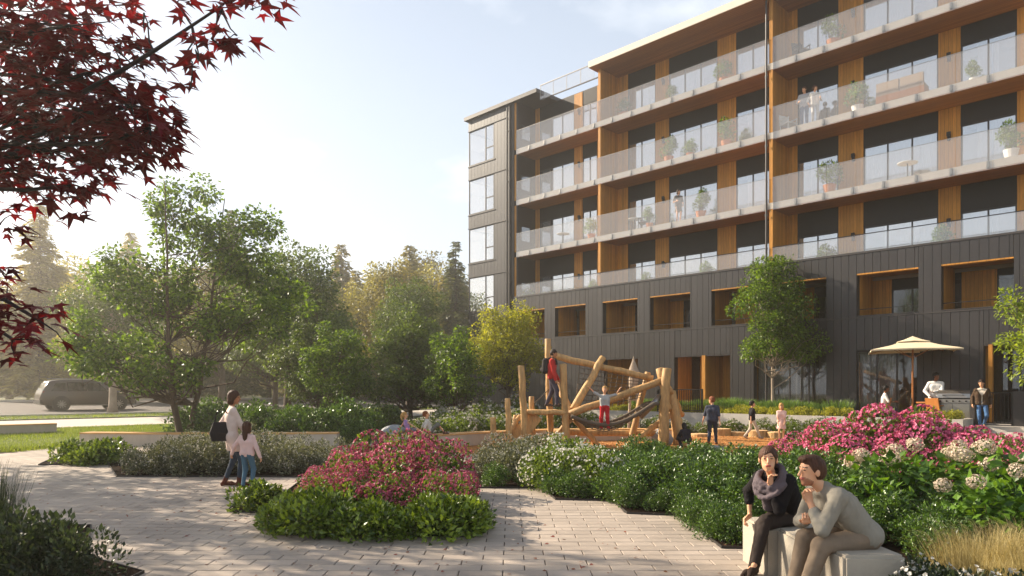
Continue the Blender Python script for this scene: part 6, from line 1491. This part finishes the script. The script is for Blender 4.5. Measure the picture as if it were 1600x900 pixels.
        link('scarf', G_.crease(.007, 9).mesh('scarf', [cloth(scarf)]), body)
    style, hcol = hair; G_ = Field(hc - .32 * hs * (1.6 if style in ('long', 'ponytail') else 1), hc + .22 * hs, min(vox, .010)); HE = lambda p, r, k=.02: G_.ell(hc + Rh @ (np.array(p) * hs), np.array(r) * hs, RT, k * hs)
    HE((0, -.022, .034), (.087, .104, .100)); HE((0, -.045, -.012), (.080, .078, .075))
    if style in ('bob', 'long'): HE((-.058, -.02, -.05), (.034, .06, .085)); HE((.058, -.02, -.05), (.034, .06, .085)); HE((0, -.06, -.06), (.075, .05, .085))
    if style == 'long': HE((0, -.085, -.15), (.07, .035, .12)); HE((0, -.09, -.24), (.05, .03, .09))
    lim = {'short': (.022, .056), 'bob': (.048, .078), 'long': (.046, .060), 'ponytail': (.024, .054), 'bun': (.024, .054), 'pixie': (.034, .082), 'cap': (.0, .04), 'quiff': (.018, .074)}.get(style, (.02, .062))
    def face(x, y, z):
        x, y, z = x - hc[0], y - hc[1], z - hc[2]; f_ = (x * hf[0] + y * hf[1] + z * hf[2]) / hs; u_ = (x * hup[0] + y * hup[1] + z * hup[2]) / hs; r_ = (x * hx_[0] + y * hx_[1] + z * hx_[2]) / hs; part = .62 * np.abs(r_ + .030) if style in ('bob', 'long', 'pixie') else .25 * np.abs(r_) ; return np.minimum(f_ - lim[0] - .03 * np.clip(u_ / .05, -1, 1), lim[1] - part - u_) * hs
    G_.carve(face)
    if style == 'pixie': G_.carve(lambda x, y, z: -((x - hc[0]) * hup[0] + (y - hc[1]) * hup[1] + (z - hc[2]) * hup[2]) - .075 * hs)
    if style == 'short' or style == 'quiff': G_.carve(lambda x, y, z: -((x - hc[0]) * hup[0] + (y - hc[1]) * hup[1] + (z - hc[2]) * hup[2]) - .062 * hs)
    if style == 'ponytail':
        a = hc + Rh @ (np.array([0, -.115, .045]) * hs); 
        for q in range(5): G_.cap(a + Rh @ (np.array([0, -.028 * math.sin(q * .7), -.045 * q]) * hs), a + Rh @ (np.array([0, -.028 * math.sin((q + 1) * .7), -.045 * (q + 1)]) * hs), .030 * hs, .028 * hs * (1 - q * .1), .01)
    if style == 'bun': HE((0, -.115, .06), (.042, .04, .04), .005)
    if style == 'quiff': HE((0, .035, .108), (.060, .05, .024)); HE((0.01, .066, .096), (.05, .022, .016))
    link('hair', G_.crease(.005 * hs, 11).mesh('hair', [HAIRM[hcol]]), body)
    return body, dict(hc=hc, wr=wr, sh=shs, pv=pv, ch=ch, up=up, rt=rt, fw=fw, el=el)

FX = lambda px, py, z=0.0: (*gnd(px, py, z), z)
# facing angle: 0 looks along +Y (away), 90 deg looks to -X (left), -90 looks to +X (right), 180 looks at the camera
# --- woman and girl on the left
Y0 = 12.35
person('woman in a long pale cardigan and dark jeans standing with a handbag', ((361 - 800) / 1100 * Y0, Y0, 0), R(-62), 1.68, lean=.03, feet=((-.07, -.10, .075), (.09, .12, .075)), hands=((-.25, -.02, .86), (.10, .30, .84)), epole=((-.6, -1, 0), (.5, -1, 0)), head=(R(-20), R(-10)), skin='tan', hair=('bob', 'brown'), top=('d9c4b8', 1.0, -.16, .02, 'cardigan'), bottom=('39434f', 1.0, .004), shoes='5e3528', boots=True, vox=.010)
Y1 = 12.1
person('girl in a pale pink jumper and blue jeans seen from behind', ((386 - 800) / 1100 * Y1, Y1, 0), R(-8), 1.13, child=True, feet=((-.075, 0, .05), (.075, .03, .05)), hands=((-.30, .04, .58), (.25, .02, .48)), head=(R(-15), R(2)), hair=('long', 'brown'), top=('e0c0b8', 1.0, -.05, .014, 'jumper'), bottom=('4a6a7e', 1.0, .010), shoes='3a2f2a', vox=.010)
bgt = thing('handbag', 'large dark shoulder bag hanging at the standing woman\'s hip', 'bag', ((346 - 800) / 1100 * 12.2, 12.2, .80), R(28))
V = [(-.16, -.05, 0), (.16, -.05, 0), (.16, .05, 0), (-.16, .05, 0), (-.19, -.075, .14), (.19, -.075, .14), (.19, .075, .14), (-.19, .075, .14), (-.13, -.03, .33), (.13, -.03, .33), (.13, .03, .33), (-.13, .03, .33)]
MB().add(V, [(0, 3, 2, 1), (8, 9, 10, 11)] + [(i + k, i + (k + 1) % 4, i + 4 + (k + 1) % 4, i + 4 + k) for i in (0, 4) for k in range(4)]).build('bag_body', cloth('2b2626'), bgt)
MB().tube([(-.11, 0, .31), (-.08, 0, .48), (0.02, 0, .60), (.09, 0, .48), (.11, 0, .31)], .012, 6).build('strap', cloth('2b2626'), bgt)
# --- children on the curved bench (top at 0.405)
bz = .405
person('girl in a lilac top with a blond ponytail sitting on the curved bench', ((638 - 800) / 1100 * 20.25, 20.25, bz), R(-70), 1.15, child=True, lean=-.28, pelvis=(0, 0, .10), feet=((-.10, .40, .05), (.06, .38, .05)), hands=((-.20, -.28, .04), (.20, .22, .16)), epole=((-.3, -1, .2), (1, -.3, 0)), kpole=((-.9, 0, .35), (.9, 0, .35)), head=(R(0), R(8)), hair=('ponytail', 'blond'), top=('9d7fb0', .0, -.04, .010), bottom=('6f6a78', .45, .012), shoes='c9c0bb', vox=.013)
person('boy in a pale grey shirt sitting with knees up on the curved bench', ((672 - 800) / 1100 * 20.3, 20.3, bz), R(-75), 1.2, child=True, lean=-.3, pelvis=(0, 0, .10), feet=((-.09, .42, .05), (.09, .40, .05)), hands=((-.20, -.28, .04), (.20, -.25, .04)), epole=((-.4, -1, .2), (.4, -1, .2)), kpole=((-.1, .1, 1), (.1, .1, 1)), head=(R(0), R(10)), hair=('short', 'red'), top=('c9c4bb', .5, -.04, .014), bottom=('6d6d66', .55, .016), shoes='5a4038', vox=.013)
# --- on the climbing frame
zb_ = at(862, 637, 20.35)[2] + .02
b_, j_ = person('youth in a red jacket standing on the log deck', ((862 - 800) / 1100 * 20.35, 20.35, zb_ + .01), R(-100), 1.66, lean=.05, feet=((-.09, -.16, .075), (.09, .16, .075)), hands=((-.22, .16, .80), (.22, .14, .78)), head=(R(0), R(-12)), skin='tan', hair=('short', 'dark'), top=('b8322e', 1.0, -.05, .02, 'jacket'), bottom=('4a4550', 1.0, .012), shoes='4a4038', vox=.014)
bp = thing('backpack', 'dark grey backpack on the youth in the red jacket', 'backpack', (0, 0, 0)); bp.parent = None
R3 = Matrix.Rotation(R(-100), 3, 'Z'); c_ = Vector(b_.location) + R3 @ Vector(tuple(j_['ch'] + j_['fw'] * -.20 + j_['up'] * .02)); bp.location = c_; bp.rotation_euler = (R(0), 0, R(-100))
Fb = Field((-.25, -.2, -.3), (.25, .2, .3), .014); Fb.cap((-.07, 0, -.14), (-.07, .01, .14), .10, .085, .04); Fb.cap((.07, 0, -.14), (.07, .01, .14), .10, .085, .04); Fb.cap((-.05, -.07, -.12), (.05, -.07, -.12), .07, .07, .02); link('pack', Fb.mesh('pack', [cloth('3a3634')]), bp)
for s_ in (-1, 1): MB().tube([(s_ * .09, .06, -.16), (s_ * .12, .20, -.10), (s_ * .12, .335, .05), (s_ * .11, .30, .20), (s_ * .09, .18, .245), (s_ * .08, .06, .18)], .018, 6).build('strap', cloth('3a3634'), bp)
p_ = at(945, 672, 20.0)
person('boy in a grey shirt and red trousers with both arms raised', (p_[0], 20.0, p_[2]), R(165), 1.24, child=True, feet=((-.10, 0, .055), (.10, 0, .055)), hands=((-.42, .06, 1.16), (.42, .06, 1.20)), epole=((-.3, -.3, -1), (.3, -.3, -1)), head=(0, R(6)), hair=('short', 'blond'), top=('a9a9a6', .5, -.06, .014), bottom=('b01f28', 1.0, .016), shoes='5a4a40', vox=.013)
person('small child in a dark coat crouching beside the leaning log', ((1072 - 800) / 1100 * 20.0, 20.0, 0.02), R(10), 1.08, child=True, lean=.45, pelvis=(0, -.06, .24), feet=((-.11, .06, .05), (.11, .06, .05)), hands=((-.14, .34, .22), (.14, .34, .22)), kpole=((-.35, 1, .5), (.35, 1, .5)), head=(0, R(-25)), hair=('bob', 'black'), top=('26232a', 1.0, -.06, .03, 'coat'), bottom=('2a2a30', 1.0, .014), shoes='2a2422', vox=.014)
person('red haired boy in a dark blue shirt and jeans walking by the hedge', (*gnd(1113, 696), .02), R(-25), 1.44, child=False, feet=((-.08, -.16, .10), (.08, .20, .065)), foot_dir=((0, .8, -.55), (0, 1, 0)), hands=((-.30, .05, .66), (.24, -.10, .66)), head=(R(65), R(-4)), hair=('short', 'red'), top=('3d4250', .5, -.07, .016), bottom=('2f3646', 1.0, .010), shoes='6a3f2c', vox=.013, hscale=1.12)
person('dark haired boy in a black shirt and light trousers walking right', (*gnd(1175, 687), .02), R(-88), 1.28, child=True, feet=((-.07, -.22, .10), (.07, .24, .06)), foot_dir=((0, .8, -.55), (0, 1, 0)), hands=((-.24, .16, .62), (.22, -.12, .62)), head=(0, 0), hair=('short', 'black'), top=('1c1b1f', .5, -.07, .016), bottom=('b9b0a0', 1.0, .012), shoes='8a8078', vox=.013)
person('girl in a pale pink dress standing behind the pink blossom', (*gnd(1221, 690), .02), R(160), 1.22, child=True, feet=((-.06, 0, .05), (.06, .02, .05)), hands=((-.08, .16, .55), (.10, .16, .56)), epole=((-1, -.3, 0), (1, -.3, 0)), head=(R(-10), R(-10)), hair=('long', 'blond'), top=('dfb9ad', .4, -.04, .012, 'dress_top'), bottom=None, skirt=('dfb9ad', .26), shoes='8a6a58', vox=.013)
# --- on the terrace
person('woman in a white shirt seated on the terrace under the parasol', W(sp(1380, -1.75), -1.75, PAT), R(-112), 1.64, lean=.12, pelvis=(0, 0, .56), feet=((-.10, .50, .07), (.10, .46, .07)), hands=((-.16, .38, .74), (.16, .38, .74)), head=(R(0), R(-8)), skin='brown', hair=('bun', 'black'), top=('d8d0c8', .5, -.06, .012), bottom=('3a3d46', 1.0, .008), vox=.014)
person('bearded man in a white shirt and dark jeans beside the parasol', W(sp(1462, -1.55), -1.55, PAT), R(150), 1.78, feet=((-.11, 0, .08), (.11, .03, .08)), hands=((.05, .26, 1.10), (.18, .20, .96)), epole=((-1, -.3, -.3), (1, -.3, -.3)), head=(R(40), R(-8)), skin='brown', hair=('short', 'black'), top=('e4e0da', 1.0, -.09, .016), bottom=('2c3550', 1.0, .010), shoes='2a2420', vox=.014)
person('woman in a brown jacket and blue jeans walking through the gate', (*at(1534, 650, 22.9)[:2], .36), R(150), 1.66, feet=((-.07, -.10, .20), (.05, .12, .07)), kpole=((-.2, 1, .2), (.1, 1, .1)), foot_dir=((0, .7, -.7), (0, 1, -.1)), hands=((-.25, .02, .84), (.26, .05, .84)), head=(R(-15), R(-14)), skin='fair', hair=('bun', 'dark'), top=('e0d3c0', 1.0, -.05, .008), jacket=('4a3a2c', -.03), bottom=('46658c', 1.0, .006), shoes='2a2422', vox=.013)
# --- on the balconies
person('balcony man in a patterned grey shirt and jeans leaning by the glass', W(sp(1257, .55), .55, LEV[2]), R(150), 1.75, feet=((-.10, 0, .08), (.10, .03, .08)), hands=((-.24, .05, .90), (.2, .25, 1.05)), head=(R(-30), 0), hair=('short', 'brown'), top=('a9a6a6', .5, -.07, .016), bottom=('4a5f80', 1.0, .010), vox=.02)
person('balcony woman in a white top standing close beside the man', W(sp(1273, .55), .55, LEV[2]), R(170), 1.68, feet=((-.10, 0, .08), (.10, .03, .08)), hands=((-.15, .25, 1.05), (.25, .05, .88)), head=(R(40), 0), hair=('bun', 'brown'), top=('e6ded4', .6, -.07, .014), bottom=('c9c4c0', 1.0, .008), vox=.02)
person('woman in a grey dress standing on the fourth floor balcony', W(sp(1060, .6), .6, LEV[1]), R(180), 1.68, feet=((-.08, 0, .08), (.08, .03, .08)), hands=((-.22, .05, .88), (.15, .22, 1.05)), head=(R(20), 0), hair=('bob', 'dark'), top=('7d7873', .4, -.05, .012), bottom=None, skirt=('7d7873', .24), vox=.02)
# --- the couple on the stone bench
person('smiling woman in a black jumper and patterned scarf with chin on hand', (2.60, 6.62, .43), R(128), 1.62, lean=.62, pelvis=(0, 0, .10), feet=((.10, .42, -.36), (-.04, .60, -.26)), foot_dir=((0, 1, -.05), (-.25, 1, -.35)), kpole=((.25, 1, .6), (-.25, 1, .8)), hands=('chin', (.30, .17, .055)), epole=((.1, .35, -1), (.8, -.6, .4)), handdir=(None, (.35, .75, -.55)), curl=.8, head=(R(32), R(0)), headoff=(0.0, .02, -.02), skin='fair', hair=('pixie', 'brown'), top=('1a1719', .70, -.06, .018, 'jumper'), bottom=('342c28', 1.0, .010), shoes='3a2d26', boots=True, scarf='5e5458', vox=.0075)
person('man in a grey shirt and beige trousers leaning forward, hand at his chin', (2.82, 5.68, .44), R(96), 1.70, lean=.74, pelvis=(0, 0, .10), feet=((-.12, .56, -.36), (.12, .52, -.36)), kpole=((-.1, 1, .8), (.1, 1, .8)), hands=('chin', (.02, .46, .20)), epole=((-.2, .3, -1), (.5, .2, -1)), handdir=(None, (-.8, .35, .1)), curl=.9, head=(R(6), R(-2)), headoff=(0, .02, -.03), skin='fair', hair=('quiff', 'brown'), top=('8e887c', .78, -.06, .016), bottom=('80705f', 1.0, .014), shoes='4a3a30', vox=.0075, beard=True)
# ================================================================== haze
hz = MB().bx(-260, 120, -25, 260, -1.5, 24.0).mesh('haze', None)
hm = bpy.data.materials.new('morning_haze'); hm.use_nodes = True
t = hm.node_tree; t.nodes.clear(); o_ = t.nodes.new('ShaderNodeOutputMaterial'); pv = t.nodes.new('ShaderNodeVolumePrincipled')
pv.inputs['Color'].default_value = (1.0, .95, .86, 1); pv.inputs['Density'].default_value = 0.0018; pv.inputs['Anisotropy'].default_value = 0.76
t.links.new(pv.outputs[0], o_.inputs['Volume']); hz.materials.append(hm)
tag(link('haze', hz), 'pale sunlit haze hanging among the trees', 'haze', kind='stuff')
